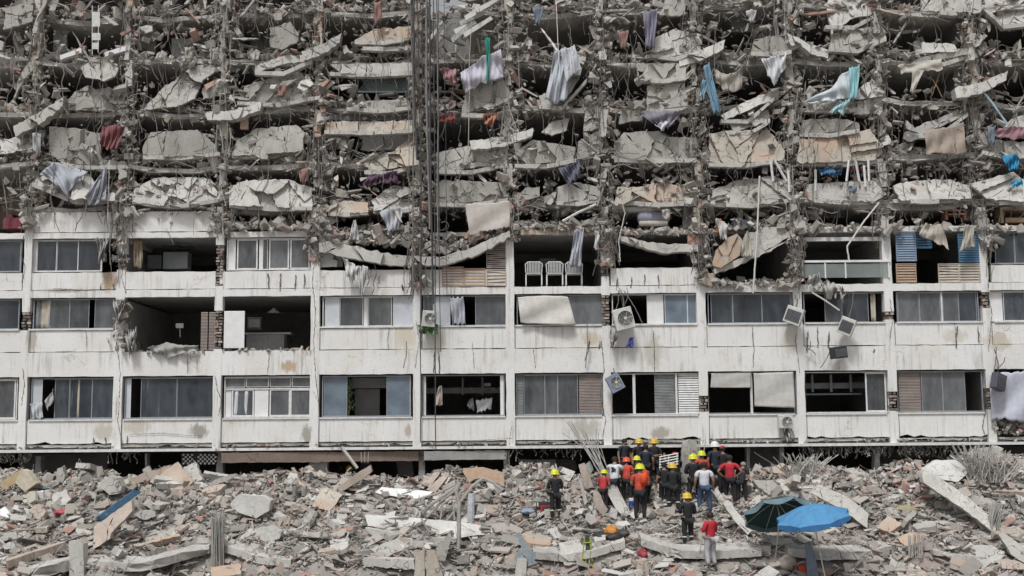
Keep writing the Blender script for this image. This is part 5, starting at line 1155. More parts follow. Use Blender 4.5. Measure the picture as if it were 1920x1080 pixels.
gp('white_block', 'large pale concrete block with a flat top at left of centre', 'block', [(432,945),(446,928),(492,930),(508,938),(504,958),(480,972),(450,962)], M_whitec, .6, n=1)
gp('white_box', 'small white metal case with a dark front lying in the rubble', 'case', [(488,1012),(488,990),(510,986),(528,996),(524,1010),(500,1018)], M_metalw, .35, jamp=.2)
gp('fallen_column', 'tan fallen column leaning up to the torn rebar stub', 'column', [(630,915),(655,898),(674,884),(694,872),(697,884),(680,898),(640,922)], M_pinkc, .35, jamp=.4)
gp('broken_stub', 'pale broken stub with upright rebar at the end of the tan fallen column', 'stub', [(672,886),(680,866),(692,862),(700,884)], M_conc2, .3)
gp('ribbed_slab', 'ribbed tan slab fallen below the tan column', 'slab', [(585,950),(600,922),(612,914),(642,928),(630,945),(618,958)], M_tan, .15, n=3, lean=1)
for q, x in enumerate((678, 684, 690)):
    line('rebar_stub', '%s rebar sticking up from the broken stub on the tan column' % ('left', 'middle', 'right')[q], 'rebar', [(x, 868), (x-1+q, 848)], -2.2, .015, M_rebarl, 'rebars on the broken stub', wob=.3)
line('leaning_pole', 'pale square pole leaning against the tan column under the first slab', 'pole', [(640, 838), (670, 878)], -1.2, .06, M_conc2, wob=.1, n=4)
for k, (a, b) in enumerate((((792, 908), (818, 886)), ((802, 918), (832, 894)))):
    gp('tan_board', '%s of the two tan concrete boards leaning side by side in the middle' % ('left one', 'right one')[k], 'board', [(a[0]-3, a[1]), (b[0]-6, b[1]), (b[0]+8, b[1]-1), (a[0]+14, a[1]+6)], M_pinkc, .25, lean=.8, jamp=.3)
gp('arched_board', 'tan arched panel standing in the rubble under the dark ground floor', 'panel', [(868,885),(868,878),(905,876),(944,886),(946,912),(930,905),(912,896),(890,898),(880,905)], colmat('tan_panel', (.50, .36, .26)), .1, jamp=.3)
gp('grey_plate', 'grey scratched metal plate standing under the first slab', 'plate', [(743,865),(772,864),(776,892),(748,892)], M_frame, .08, jamp=.3, n=1)
PM = simple('galvanised_pipe', (.36, .34, .31), .5, .2, 5)
for k, (pts, rad) in enumerate((([(858, 1085), (860, 1010), (861, 945), (855, 920), (862, 905)], .07), ([(783, 972), (810, 945), (862, 908)], .06), ([(800, 970), (828, 940), (855, 918)], .045), ([(864, 940), (885, 912), (905, 897), (925, 905), (940, 918)], .05),
      ([(825, 980), (830, 945), (845, 935), (856, 935)], .035), ([(835, 980), (858, 950)], .04), ([(790, 972), (800, 990), (808, 1000)], .03), ([(785, 935), (820, 925), (855, 908)], .04), ([(850, 940), (852, 975)], .035))):
    line('bent_pipe', ['long bent grey pipe standing up to the bottom edge in the middle', 'grey pipe slanting left from the pipe frame', 'thin pipe beside the slanting one in the pipe frame', 'dark arched pipe over the tan arched panel', 'thin hooked pipe in the pipe frame', 'short pipe slanting inside the frame', 'small bent rod lying on the long white slab', 'flat pipe running left from the top of the frame', 'short upright pipe in the frame'][k], 'pipe', pts, -4.6+.12*k if k in (0, 6) else -2.6-.05*k, rad, PM, wob=.8, n=6)
line('white_tube', 'thick white plastic tube standing beside the bent pipes', 'tube', [(882, 985), (884, 925)], -2.7, .13, simple('white_pvc', (.45, .47, .50), .4), wob=.1, n=10)
line('thin_rod', 'thin white rod leaning at the bottom left of centre', 'rod', [(628, 1082), (640, 1040), (654, 998)], -5.2, .028, M_white, wob=.2)
# posts with stripped rebar
def rebar_post(label, x, yt, yb, w_, n_, spread=10, core=True, Y=None, hgt=30, seed=3, curl=0):
    p = G(x, min(yb, 1078)); Yp = p.y if Y is None else Y; rr = random.Random(seed); t = empty('rebar_post', p, label, 'post'); t.location.y = Yp
    if core:
        mb = MB(); plate(mb, [(x-w_, yb+5), (x-w_*.7, yt+8), (x-w_*.2, yt), (x+w_*.5, yt+5), (x+w_, yb+5)], Yp, .3, rr, 1, 1.2); mb.build('core', M_conc, t)
    mb = MB()
    for q in range(n_):
        a = x+rr.uniform(-w_, w_); b = a+rr.gauss(0, spread); top = yt-rr.uniform(0, hgt); Yq = Yp-rr.uniform(.02, .3); ph = rr.uniform(0, 6)
        mb.tube([P(a+(b-a)*u+curl*math.sin(u*4+ph), yb+(top-yb)*u, Yq) for u in (0, .2, .4, .6, .8, 1)], rr.uniform(.012, .024), 3)
    mb.build('rebar', M_rebarl, t, kind='stuff'); return t
rebar_post('grey post wrapped in stripped rebar at the lower left', 408, 972, 1062, 12, 26, 5, hgt=10, seed=2)
rebar_post('concrete stump with rebar near the right end of the building', 1834, 846, 898, 14, 34, 22, hgt=14, seed=4, curl=3)
rebar_post('torn rebar nest falling over beside the right concrete stump', 1872, 862, 905, 24, 40, 30, False, hgt=18, seed=8, curl=7)
rebar_post('small rebar cage sticking up at the lower right', 1718, 1006, 1046, 14, 16, 2, False, hgt=4, seed=5)
rebar_post('tall grey concrete cone stump behind the rescuers', 1296, 824, 900, 22, 6, 6, Y=-.85, hgt=4, seed=6)
rebar_post('rebar bent over the end of the lower right beam', 1868, 945, 1000, 8, 24, 6, hgt=4, seed=9, curl=3)
rebar_post('tangled rebar and laths under the first slab right of the rescuers', 1510, 862, 900, 30, 40, 30, False, hgt=14, seed=12, curl=6)
# leaning beam with a fan of rebar
lb = empty('leaning_beam', G(1165, 975), 'leaning concrete beam with a long fan of rebar left of the rescuers', 'beam')
mb = MB(); Yl = G(1170, 968).y
mb.prism([P(1130, 908, Yl+.3), P(1137, 903, Yl+.3), P(1152, 902, Yl+.3), P(1182, 962, Yl-.2), P(1172, 972, Yl-.2), P(1155, 955, Yl-.1)][::-1], (0, .3, 0)); mb.build('beam', M_edge, lb)
mb = MB(); rr = random.Random(5)
for q in range(16):
    u = q/15; x1 = 1050+u*70+rr.uniform(-5, 5); y1 = 795+rr.uniform(-6, 25)-(0 if u < .6 else -6); xm = 1105+u*22
    mb.tube([P(1138+u*14, 912, Yl+.4), P(xm+8+rr.uniform(-3, 3), 872, Yl+.6), P(xm-10+rr.uniform(-5, 5)+u*8, 842, Yl+.9), P(x1+rr.uniform(-8, 8), y1, Yl+1.3)], .0135, 4)
mb.build('rebar', M_rebarl, lb, kind='stuff')
gp('pink_slab', 'pinkish concrete panel leaning beside the rebar fan', 'panel', [(1085,872),(1096,868),(1113,912),(1100,918),(1096,914)], M_pinkc, .2, foot=(1100, 925), jamp=.3)
gp('green_board', 'small pale green board behind the pinkish leaning panel', 'board', [(1097,872),(1106,864),(1113,880),(1106,890)], colmat('pale_green_board', (.36, .42, .38)), .05, foot=(1106, 915), jamp=.2)
gp('grey_slab', 'grey slab leaning under the rebar fan', 'slab', [(1112,925),(1122,922),(1140,955),(1132,968),(1116,950)], M_pinkc, .2)
gp('leaning_post', 'pale thin post under the pinkish leaning panel', 'post', [(1083,890),(1087,888),(1102,940),(1096,948)], M_conc2, .12, jamp=.3)
gp('bent_metal_sheet', 'blue grey bent panel standing at the lower middle left of the stretcher', 'panel', [(966,1002),(974,998),(1006,1046),(1000,1052),(985,1040)], simple('dull_metal', (.25, .29, .31), .5), .06, jamp=.3)
gp('grey_sheet_metal', 'crumpled grey sheet lying below the blue grey bent panel', 'sheet', [(964,1050),(975,1028),(990,1035),(1008,1056),(990,1062)], simple('dull_metal', (.25, .29, .31), .5), .1, n=2)
gp('pale_post', 'pale concrete post at the bottom edge in the middle', 'post', [(964,1084),(970,1048),(988,1048),(986,1084)], M_conc2, .3, jamp=.3)
gp('long_beam', 'long concrete beam lying down the slope at the lower right', 'beam', [(1730,888),(1734,880),(1745,884),(1812,930),(1868,978),(1866,1000),(1800,950),(1732,905)], M_edge, .35, lean=.9, n=4, jamp=.4)
gp('pale_plate', 'large pale rounded slab lying below the rebar stump on the right', 'slab', [(1728,880),(1752,864),(1790,862),(1816,874),(1814,888),(1796,904),(1760,898)], M_whitec, .2, lean=1.2, n=2, jamp=.4)
gp('wall_edge', 'broken wall running down the slope behind the blue umbrella', 'wall', [(1522,925),(1530,912),(1548,914),(1590,932),(1628,962),(1626,990),(1612,980),(1580,955),(1540,935)], M_edge, .3, lean=.6, n=6, jamp=.5)
gp('wall_edge', 'pale beam lying between the men and the green umbrella', 'beam', [(1356,945),(1366,938),(1390,968),(1410,995),(1402,1003),(1376,975)], M_edge, .3, lean=.6, n=3, jamp=.5)
gp('wall_edge', 'pale concrete edge running down behind the man in the white shirt', 'beam', [(1334,920),(1345,916),(1362,940),(1354,950)], M_edge, .3, lean=.6, n=2, jamp=.5)
gp('triangle_slab', 'triangular pale slab at the right edge of the rubble', 'slab', [(1872,1002),(1880,996),(1925,1030),(1925,1058),(1896,1040)], M_conc, .2, lean=.8, n=1, jamp=.4)
gp('board', 'pink and white boards lying at the bottom right corner', 'board', [(1866,1052),(1890,1048),(1925,1055),(1925,1068),(1880,1066)], M_pinkc, .1, lean=1.2, n=3)
gp('tilted_crate', 'cream overturned cabinet with yellow rim at the far left', 'cabinet', [(28,905),(40,880),(50,884),(68,906),(46,922)], colmat('cream_box', (.50, .46, .36)), .5, jamp=.2)
gp('tilted_crate', 'long cream and orange board leading to the overturned cabinet', 'board', [(0,905),(38,880),(41,886),(32,905),(4,920)], colmat('orange_cream', (.42, .33, .2)), .4, jamp=.4)
gp('white_board', 'white angled board at the left edge of the rubble', 'board', [(0,955),(8,950),(24,968),(22,973),(0,966)], M_white, .1, lean=1.5, jamp=.3)
gp('white_board', 'white block low at the left edge of the rubble', 'block', [(0,1002),(30,996),(32,1010),(4,1015)], M_whitec, .3, jamp=.4)
gp('white_board', 'small white block under the one at the left edge', 'block', [(4,1022),(25,1016),(30,1028),(8,1030)], M_whitec, .3, jamp=.4)
gp('fallen_post', 'pale fallen column lying under the block screen', 'column', [(238,900),(280,885),(318,872),(322,880),(290,898),(240,910)], M_pinkc, .35, n=3)
gp('round_rock', 'large rounded pale boulder of concrete left of the blue roofing sheet', 'boulder', [(188,912),(190,900),(205,892),(222,896),(229,912),(224,925),(205,928)], M_conc2, .5)
gp('grey_boulder', 'upright rounded grey boulder under the first slab at the left', 'boulder', [(105,888),(108,878),(118,876),(122,892),(118,905),(108,904)], M_conc, .3)
gp('fallen_beam', 'dark plank lying behind the rubble left of the kitchen piers', 'plank', [(386,905),(430,890),(442,888),(444,893),(400,912)], M_conc, .2)
gp('grey_block', 'pale grey slab flat behind the long fallen post', 'slab', [(250,965),(262,958),(290,958),(292,968),(270,975)], M_conc2, .25)
gp('grey_mound', 'rounded grey slab with a scalloped top by the dark ground floor', 'slab', [(1043,888),(1044,862),(1078,862),(1082,880),(1072,892)], M_conc2, .3)
gp('white_chunk', 'white angular chunk below the leaning beam', 'chunk', [(1098,975),(1100,964),(1115,966),(1119,978),(1108,984)], M_whitec, .3)
gp('white_chunk', 'white flat chunk at the foot of the leaning beam', 'chunk', [(1152,985),(1160,978),(1176,977),(1182,984),(1165,989)], M_whitec, .3, lean=.8)
for q in range(13):
    x = 1100+q*62+r.uniform(-20, 20)
# ------------------------------------------------------------------ equipment
def gbox(name, label, cat, x0, y0, x1, y1, dp, mat, parent=None, bev=.02, rz=0):
    p = G((x0+x1)/2, y1); A, E = P(x0, y1, p.y), P(x1, y0, p.y); mb = MB(); mb.box((A.x, p.y, A.z-.05), (E.x, p.y+dp, E.z)); return mb.build(name, mat, parent, label=label, cat=cat, bevel=bev)
gc = empty('generator', G(1022, 972), 'red and black portable generator beside the lone rescuer on the left', 'generator')
M_red = colmat('dull_red', (.26, .03, .04), .6); Yg = G(1022, 968).y
def bq(nm, x0, y0, x1, y1, Y, dp, mat, par): A, E = P(x0, y1, Y), P(x1, y0, Y); mb = MB(); mb.box((A.x, Y, A.z), (E.x, Y+dp, E.z)); return mb.build(nm, mat, par, bevel=.02)
bq('engine', 1013, 946, 1034, 966, Yg, .35, M_red, gc); bq('tank', 1010, 942, 1032, 947, Yg+.03, .3, M_black, gc); bq('fan_cover', 1018, 950, 1028, 960, Yg-.04, .05, M_black, gc)
mb = MB(); mb.tube([P(1006, 968, Yg-.05), P(1006, 941, Yg-.05), P(1037, 941, Yg-.05), P(1037, 968, Yg-.05)], .02, 5); mb.build('frame', M_black, gc)
cl = empty('cool_box', G(1188, 962), 'blue cool box with a white lid at the rescuers feet', 'cool box'); Yc = G(1188, 958).y
bq('body', 1180, 940, 1197, 957, Yc, .3, colmat('cooler_blue', (.02, .06, .36), .5), cl); bq('lid', 1180, 934, 1196, 940, Yc-.01, .32, M_white, cl)
def lump(name, label, cat, x, y, wx, wz, mat, seed=1, dp=.3, sq=1):
    p = G(x, y); rr = random.Random(seed); mb = MB(); ph = [rr.uniform(0, 6) for _ in range(4)]
    def fn(u, v):
        a = u*6.2832; b = (v-.5)*3.1416; q = 1+.14*math.sin(a*3+ph[0])*math.cos(b*2)+.12*math.sin(a*5+b*4+ph[1])+.08*math.sin(a*9+ph[2]+b*7)
        return Vector((p.x+wx*q*math.cos(a)*math.cos(b), p.y+dp*q*math.sin(a)*math.cos(b), p.z+wz*.75+wz*q*math.sin(b)))
    mb.grid(fn, 18, 10); return mb.build(name, mat, None, True, label=label, cat=cat)
lump('orange_bag', 'orange rescue bag on the black bags at the slab edge', 'bag', 1147, 1006, .24, .20, colmat('bag_orange', (.48, .20, .04)), 2)
lump('black_bag', 'black bag lying left of the orange bag', 'bag', 1126, 1010, .26, .12, M_black, 3)
lump('black_bag', 'large black bag lying under the orange bag', 'bag', 1152, 1014, .34, .15, M_black, 4)
lump('black_bag', 'black bag lying right of the orange bag', 'bag', 1168, 1006, .22, .13, M_cable, 5)
lump('red_sack', 'dark red sack on a pink block at the bottom', 'sack', 1205, 1048, .17, .17, M_red, 6)
gp('pink_block', 'pinkish concrete block under the dark red sack', 'block', [(1194,1082),(1194,1052),(1212,1050),(1218,1060),(1216,1082)], M_pinkc, .4)
lump('red_bundle', 'red bundle lying behind the man in the white shirt', 'bundle', 1354, 912, .22, .17, colmat('bundle_red', (.30, .07, .08)), 7)
lump('white_sack', 'small white sack behind the dark trousered pair', 'sack', 1368, 940, .14, .13, colmat('sack_pinkwhite', (.5, .42, .4)), 8)
lump('blue_sack', 'bluish plastic heap left of the red generator', 'plastic', 990, 965, .24, .10, colmat('blue_grey_plastic', (.24, .29, .38)), 9)
lump('red_cloth_heap', 'crimson cloth heap in the rubble left of the blue roofing sheet', 'cloth', 115, 965, .28, .10, colmat('crimson', (.42, .08, .1)), 10)
lump('yellow_rock', 'olive plastic sack lying in the rubble at the right', 'sack', 1695, 962, .48, .14, colmat('olive', (.32, .28, .16)), 11)
lump('blue_scrap', 'blue plastic strip in the rubble at the far left', 'plastic', 85, 918, .30, .05, colmat('strip_blue', (.18, .28, .38)), 12)
lump('pale_stone', 'rounded pinkish sack at the bottom right of centre', 'sack', 1478, 1070, .28, .26, M_pinkc, 13)
bk = empty('bucket', G(1508, 1079), 'red bucket at the bottom edge below the umbrellas', 'bucket'); pb_ = G(1508, 1078)
mb = MB(); mb.lathe([(.15, 0), (.20, .30), (.21, .31), (.18, .31), (.14, .05)], pb_+Vector((0, 0, -.02)), 16, cap=False); mb.build('body', colmat('bucket_red', (.50, .06, .03), .5), bk)
mb = MB(); mb.tube([pb_+Vector((.2*math.cos(a), 0, .29+.1*math.sin(a))) for a in np.linspace(0, math.pi, 9)], .008, 4); mb.build('handle', M_white, bk)
gp('blue_post', 'blue grey plank standing upright below the umbrellas', 'plank', [(1514,1084),(1511,1018),(1519,1015),(1528,1040),(1536,1084)], simple('blue_plank', (.16, .19, .25), .7), .08, jamp=.2)
# yellow folding stretcher / trolley
st = empty('folded_stretcher', G(1101, 1072), 'yellow framed folded stretcher standing upright on the rubble', 'stretcher'); Ys = G(1101, 1068).y; MY = colmat('stretcher_yellow', (.34, .35, .06), .6)
for q, (a, b) in enumerate((((1096, 1010), (1090, 1062)), ((1106, 1008), (1112, 1068)), ((1100, 1004), (1098, 1070)), ((1109, 1012), (1104, 1066)))):
    mb = MB(); mb.tube([P(*a, Ys+.05*q), P(*b, Ys-.08*(q % 2))], .018, 5); mb.build('pole', MY, st)
for y in (1018, 1034, 1048):
    mb = MB(); mb.tube([P(1095, y, Ys), P(1109, y-1, Ys)], .02, 5); mb.build('crossbar', MY, st)
mb = MB(); plate(mb, [(1097, 1004), (1106, 1002), (1107, 1034), (1098, 1036)], Ys+.04, .05, rng, 1, .4); mb.build('canvas', colmat('dark_green', (.04, .07, .04)), st)
for x in (1092, 1110):
    mb = MB(); mb.lathe([(.09, -.02), (.10, 0), (.09, .02)], P(x, 1067, Ys), 12, Matrix.Rotation(R(90), 4, 'X')); mb.build('wheel', M_black, st)
# white wire rack
rk = empty('wire_rack', P(1255, 862, -1.3), 'white wire rack held up between the rescuers', 'rack')
mb = MB()
for q in range(5): mb.tube([P(1236, 857+q*5, -1.5), P(1272, 850+q*5, -1.5)], .02, 4)
for q in range(3): mb.tube([P(1238+q*16, 856-q*3, -1.5), P(1237+q*16, 880-q*4, -1.5)], .02, 4)
mb.build('wire', M_white, rk)
# umbrellas
def umbrella(name, label, cpx, ypk, rx_px, yrim, tilt, col, foot, seed, colu=None, tr=0):
    p = G(*foot); p.y -= (0 if seed == 1 else 1.5); p.z = H(p.x, p.y); Yc = p.y; pk = P(cpx, ypk, Yc); rim = rx_px*(D+Yc)/F; hh = pk.z-P(cpx, yrim, Yc).z; N = 8
    t = empty(name, p, label, 'umbrella'); M = Matrix.Translation(pk) @ Matrix.Rotation(R(tilt), 4, 'X') @ Matrix.Rotation(R(tr), 4, 'Y')
    cn = MB()
    def fn(u, v):
        a = u*6.2832+.2; k = (u*N) % 1; sc2 = 1-.13*math.sin(k*math.pi)*v; rr_ = rim*v*sc2
        z = -hh*(v**1.25)+.04*math.sin(k*math.pi)*v*(1-v)*4
        return M @ Vector((rr_*math.cos(a), rr_*math.sin(a), z))
    cn.grid(fn, N*6, 8); c_ = cn.build('canopy', col, t, False, .008)
    vl = MB()
    def fv(u, v):
        a = u*6.2832+.2; k = (u*N) % 1; rr_ = rim*(1-.13*math.sin(k*math.pi)); return M @ Vector((rr_*math.cos(a)*(1+.01*v), rr_*math.sin(a)*(1+.01*v), -hh-v*(.10+.10*math.sin(k*math.pi))))
    vl.grid(fv, N*6, 2); vl.build('valance', colu or col, c_, False, .006)
    for q in range(N):
        a = q/N*6.2832+.2; rb = MB(); rb.tube([M @ Vector((rim*.99*v*math.cos(a), rim*.99*v*math.sin(a), -hh*(v**1.25)-.02)) for v in (.02, .3, .6, 1)], .012, 4); rb.build('rib', M_frame, t)
    pm = MB(); pm.tube([M @ Vector((0, 0, .06)), M @ Vector((0, 0, -hh*1.3)), p+Vector((0, 0, -.05))], .02, 6); pm.build('pole', M_metalw, t)
umbrella('parasol', 'dark green parasol with a grey rim, tilted back beside the blue one', 1455, 938, 68, 964, -30, colmat('parasol_green', (.022, .060, .052), .8), (1454, 1045), 1, colmat('parasol_rim', (.12, .18, .21), .8), -4)
umbrella('parasol', 'bright blue open parasol in front of the dark green one', 1520, 947, 71, 970, 8, colmat('parasol_blue', (.07, .23, .43), .8), (1530, 1050), 2, colmat('parasol_blue_dark', (.04, .15, .34), .8), -10)
# ================================================================== PEOPLE
SKIN = simple('skin', (.26, .15, .105), .6, .1, 8)
def skinned(name, verts, edges, rad, mat, parent, sub=1):
    me = bpy.data.meshes.new(name); bm = bmesh.new(); L = bm.verts.layers.skin.verify(); vs = []
    for i, (v, q) in enumerate(zip(verts, rad)):
        b = bm.verts.new(v); q = q if isinstance(q, tuple) else (q, q); b[L].radius = q; b[L].use_root = (i == 0); vs.append(b)
    for a, b in edges: bm.edges.new((vs[a], vs[b]))
    bm.to_mesh(me); bm.free(); me.materials.append(mat)
    o = bpy.data.objects.new(name, me); COL.objects.link(o); o.parent = parent
    o.modifiers.new('skin', 'SKIN').use_smooth_shade = True
    s = o.modifiers.new('sub', 'SUBSURF'); s.levels = s.render_levels = sub
    return o
HM = {'y': colmat('helmet_yellow', (.55, .56, .03), .4, .15), 'yo': colmat('helmet_amber', (.56, .38, .04), .4, .15), 'o': colmat('helmet_orange', (.60, .08, .03), .4, .05), 'w': M_white, 'r': colmat('cap_red', (.30, .04, .06))}
HAIR = colmat('dark_hair', (.018, .014, .012)); GREYH = colmat('grey_hair', (.25, .22, .20)); BOOT = colmat('boots', (.02, .018, .017))
BLK = colmat('black_uniform', (.012, .013, .016)); NAVY = colmat('navy_cloth', (.015, .02, .035)); WTEE = colmat('white_tee', (.56, .58, .62), .9, .12); JEAN = colmat('blue_jeans', (.035, .065, .13))
ORG = colmat('orange_shirt', (.48, .065, .04), .9, .3); REDT = colmat('red_tee', (.42, .02, .035)); GREYT = colmat('light_trousers', (.42, .42, .43)); RVEST = colmat('red_vest', (.40, .035, .04))
def rot(v, piv, ang):
    y, z = v[1]-piv[1], v[2]-piv[2]; c, s = math.cos(ang), math.sin(ang)
    return Vector((v[0], piv[1]+y*c-z*s, piv[2]+y*s+z*c))
def person(x, yh, yf, face, shirt, trou, hat, label, bend=0, arms='down', hold=None, w=1.13, hair=HAIR, legs='stand', sleeves=True, back=None, foot=None, Yo=None):
    """face: heading in degrees, 0 looks at the street, 180 at the building; bend leans the trunk forward"""
    p = G(*(foot or (x, min(yf, 1077)))); Yp = p.y if Yo is None else Yo
    topz = P(x, yh, Yp).z; botz = P(x, yf, Yp).z; px = P(x, yf, Yp).x
    hgt = 1.72; s = (topz-botz)/(hgt*(math.cos(R(bend))*.47+.53) if bend else hgt); s = max(.8, min(1.12, s)) if not foot else s
    if legs == 'crouch': s = 1
    t = empty('person', (px, Yp, botz if not foot else topz-1.72*s), label, 'person', rot=(0, 0, R(face))); t.scale = (s*w, s*w, s)
    piv = (0, 0, .93); an = R(bend)
    rr = random.Random(int(x*3+yh))
    J = {}
    st = .10+rr.uniform(0, .05); off = rr.uniform(-.08, .08)
    for sd, k in ((-1, 'R'), (1, 'L')):
        dy = off*sd
        J['hip'+k] = Vector((sd*.09, 0, .90)); J['knee'+k] = Vector((sd*st, -.05+dy, .49)); J['ankle'+k] = Vector((sd*(st+.01), dy+.02, .09)); J['toe'+k] = Vector((sd*(st+.03), dy-.15, .035))
        J['sh'+k] = Vector((sd*.185, .0, 1.40))
        if arms == 'down': e, h_ = Vector((sd*.25, .03, 1.13)), Vector((sd*.26, -.05, .90))
        elif arms == 'hips': e, h_ = Vector((sd*.36, .06, 1.17)), Vector((sd*.18, -.06, .99))
        elif arms == 'front': e, h_ = Vector((sd*.24, -.03, 1.14)), Vector((sd*.09, -.25, 1.16))
        elif arms == 'up': e, h_ = Vector((sd*.29, -.16, 1.42 if sd > 0 else 1.15)), Vector((sd*.22, -.36, 1.60 if sd > 0 else 1.2))
        elif arms == 'reach': e, h_ = Vector((sd*.22, -.20, 1.24)), Vector((sd*.16, -.42, 1.14))
        else: e, h_ = Vector((sd*.25, -.02, 1.13)), Vector((sd*.2, -.2, 1.0))
        J['el'+k] = e; J['wr'+k] = h_
    J['pel'] = Vector((0, 0, .94)); J['wai'] = Vector((0, 0, 1.08)); J['che'] = Vector((0, .0, 1.30)); J['clav'] = Vector((0, 0, 1.42)); J['neck'] = Vector((0, 0, 1.49)); J['h1'] = Vector((0, -.015, 1.57)); J['h2'] = Vector((0, -.02, 1.66))
    up = ['wai', 'che', 'clav', 'neck', 'h1', 'h2', 'shL', 'shR', 'elL', 'elR', 'wrL', 'wrR']
    for k in up: J[k] = rot(J[k], piv, an)
    if bend > 20:
        for k in ('elL', 'elR', 'wrL', 'wrR'): J[k] = J[k]+Vector((0, -.02, -.08))
        for k in 'LR': J['wr'+k] = J['wr'+k]+Vector((0, .05, -.12))
    names = ['pel', 'wai', 'che', 'clav', 'neck', 'h1', 'h2', 'hipL', 'kneeL', 'ankleL', 'toeL', 'hipR', 'kneeR', 'ankleR', 'toeR', 'shL', 'elL', 'wrL', 'shR', 'elR', 'wrR']
    R_ = dict(pel=(.14, .10), wai=(.13, .095), che=(.155, .105), clav=(.09, .075), neck=.052, h1=(.07, .08), h2=(.078, .092), hip=.088, knee=.055, ankle=.038, toe=.035, sh=.062, el=.043, wr=.028)
    V = [J[n] for n in names]; rad = [R_.get(n, R_.get(n.rstrip('LR'))) for n in names]; ix = {n: i for i, n in enumerate(names)}
    E = [(ix[a], ix[b]) for a, b in (('pel', 'wai'), ('wai', 'che'), ('che', 'clav'), ('clav', 'neck'), ('neck', 'h1'), ('h1', 'h2'), ('pel', 'hipL'), ('hipL', 'kneeL'), ('kneeL', 'ankleL'), ('ankleL', 'toeL'),
        ('pel', 'hipR'), ('hipR', 'kneeR'), ('kneeR', 'ankleR'), ('ankleR', 'toeR'), ('clav', 'shL'), ('shL', 'elL'), ('elL', 'wrL'), ('clav', 'shR'), ('shR', 'elR'), ('elR', 'wrR'))]
    for k in 'LR':      # palm, four fingers, thumb
        d = (J['wr'+k]-J['el'+k]).normalized(); side = d.cross(Vector((0, 1, 0) if abs(d.y) < .8 else (1, 0, 0))).normalized(); curl = side.cross(d).normalized()
        pm = J['wr'+k]+d*.06; V.append(pm); rad.append((.034, .02)); ip = len(V)-1; E.append((ix['wr'+k], ip))
        for q, ln in enumerate((.070, .082, .078, .062)):
            b0 = pm+d*.035+side*((q-1.5)*.019); b1 = b0+d*ln*.5+curl*.012; b2 = b1+d*ln*.4+curl*.03
            for c, rd in ((b0, .0095), (b1, .0085), (b2, .007)): V.append(c); rad.append(rd)
            n_ = len(V); E += [(ip, n_-3), (n_-3, n_-2), (n_-2, n_-1)]
        tb0 = pm-d*.01-side*.04; tb1 = tb0+d*.045-side*.018; V += [tb0, tb1]; rad += [.011, .009]; n_ = len(V); E += [(ip, n_-2), (n_-2, n_-1)]
    nose = J['h1']+rot(Vector((0, -.095, .03)), (0, 0, 0), an); V.append(nose); rad.append(.014); E.append((ix['h1'], len(V)-1))
    skinned('body', V, E, rad, SKIN, t)
    # clothes follow the same joints, a little fuller
    g_ = .014
    sn = ['wai', 'pel', 'che', 'clav', 'shL', 'elL', 'shR', 'elR']; sv = [J[n] for n in sn]; sv[1] = J['pel']+Vector((0, 0, -.03))
    se = [(0, 1), (0, 2), (2, 3), (3, 4), (3, 6)]; sr = [(.155, .118), (.165, .125), (.178, .125), (.10, .085), .082, .062, .082, .062]
    if sleeves == 'long':
        sv += [J['wrL'], J['wrR']]; sr += [.043, .043]; se += [(4, 5), (5, 8), (6, 7), (7, 9)]
    else:
        sv[5] = J['shL']*.35+J['elL']*.65; sv[7] = J['shR']*.35+J['elR']*.65; se += [(4, 5), (6, 7)]
    skinned('shirt', sv, se, sr, shirt, t)
    tn = ['pel', 'hipL', 'kneeL', 'ankleL', 'hipR', 'kneeR', 'ankleR']; tv = [J[n] for n in tn]
    skinned('trousers', tv, [(0, 1), (1, 2), (2, 3), (0, 4), (4, 5), (5, 6)], [(.158, .122), .112, .078, .058, .112, .078, .058], trou, t)
    if sleeves == 'long' and shirt is BLK:
        for nm_, (ja, jb, tt, ra) in (('reflective_band', ('kneeL', 'ankleL', .35, .085)), ('reflective_band', ('kneeR', 'ankleR', .35, .085)), ('reflective_band', ('elL', 'wrL', .5, .058)), ('reflective_band', ('elR', 'wrR', .5, .058))):
            a_, b_ = J[ja], J[jb]; c_ = a_*(1-tt)+b_*tt; q_ = (b_-a_).normalized().to_track_quat('Z', 'Y').to_matrix().to_4x4()
            rb_ = MB(); rb_.lathe([(ra-.012, -.025), (ra, -.02), (ra, .02), (ra-.012, .025)], (0, 0, 0), 10, Matrix.Translation(c_) @ q_); rb_.build(nm_, colmat('reflective_tape', (.45, .46, .36), .4), t, True, local=True)
    for k in 'LR':
        skinned('shoe', [J['ankle'+k]+Vector((0, .01, -.02)), J['ankle'+k]*.5+J['toe'+k]*.5+Vector((0, 0, -.01)), J['toe'+k]], [(0, 1), (1, 2)], [.055, .05, .042], BOOT, t)
    Mh = Matrix.Translation(J['h2']) @ Matrix.Rotation(an*.8, 4, 'X')
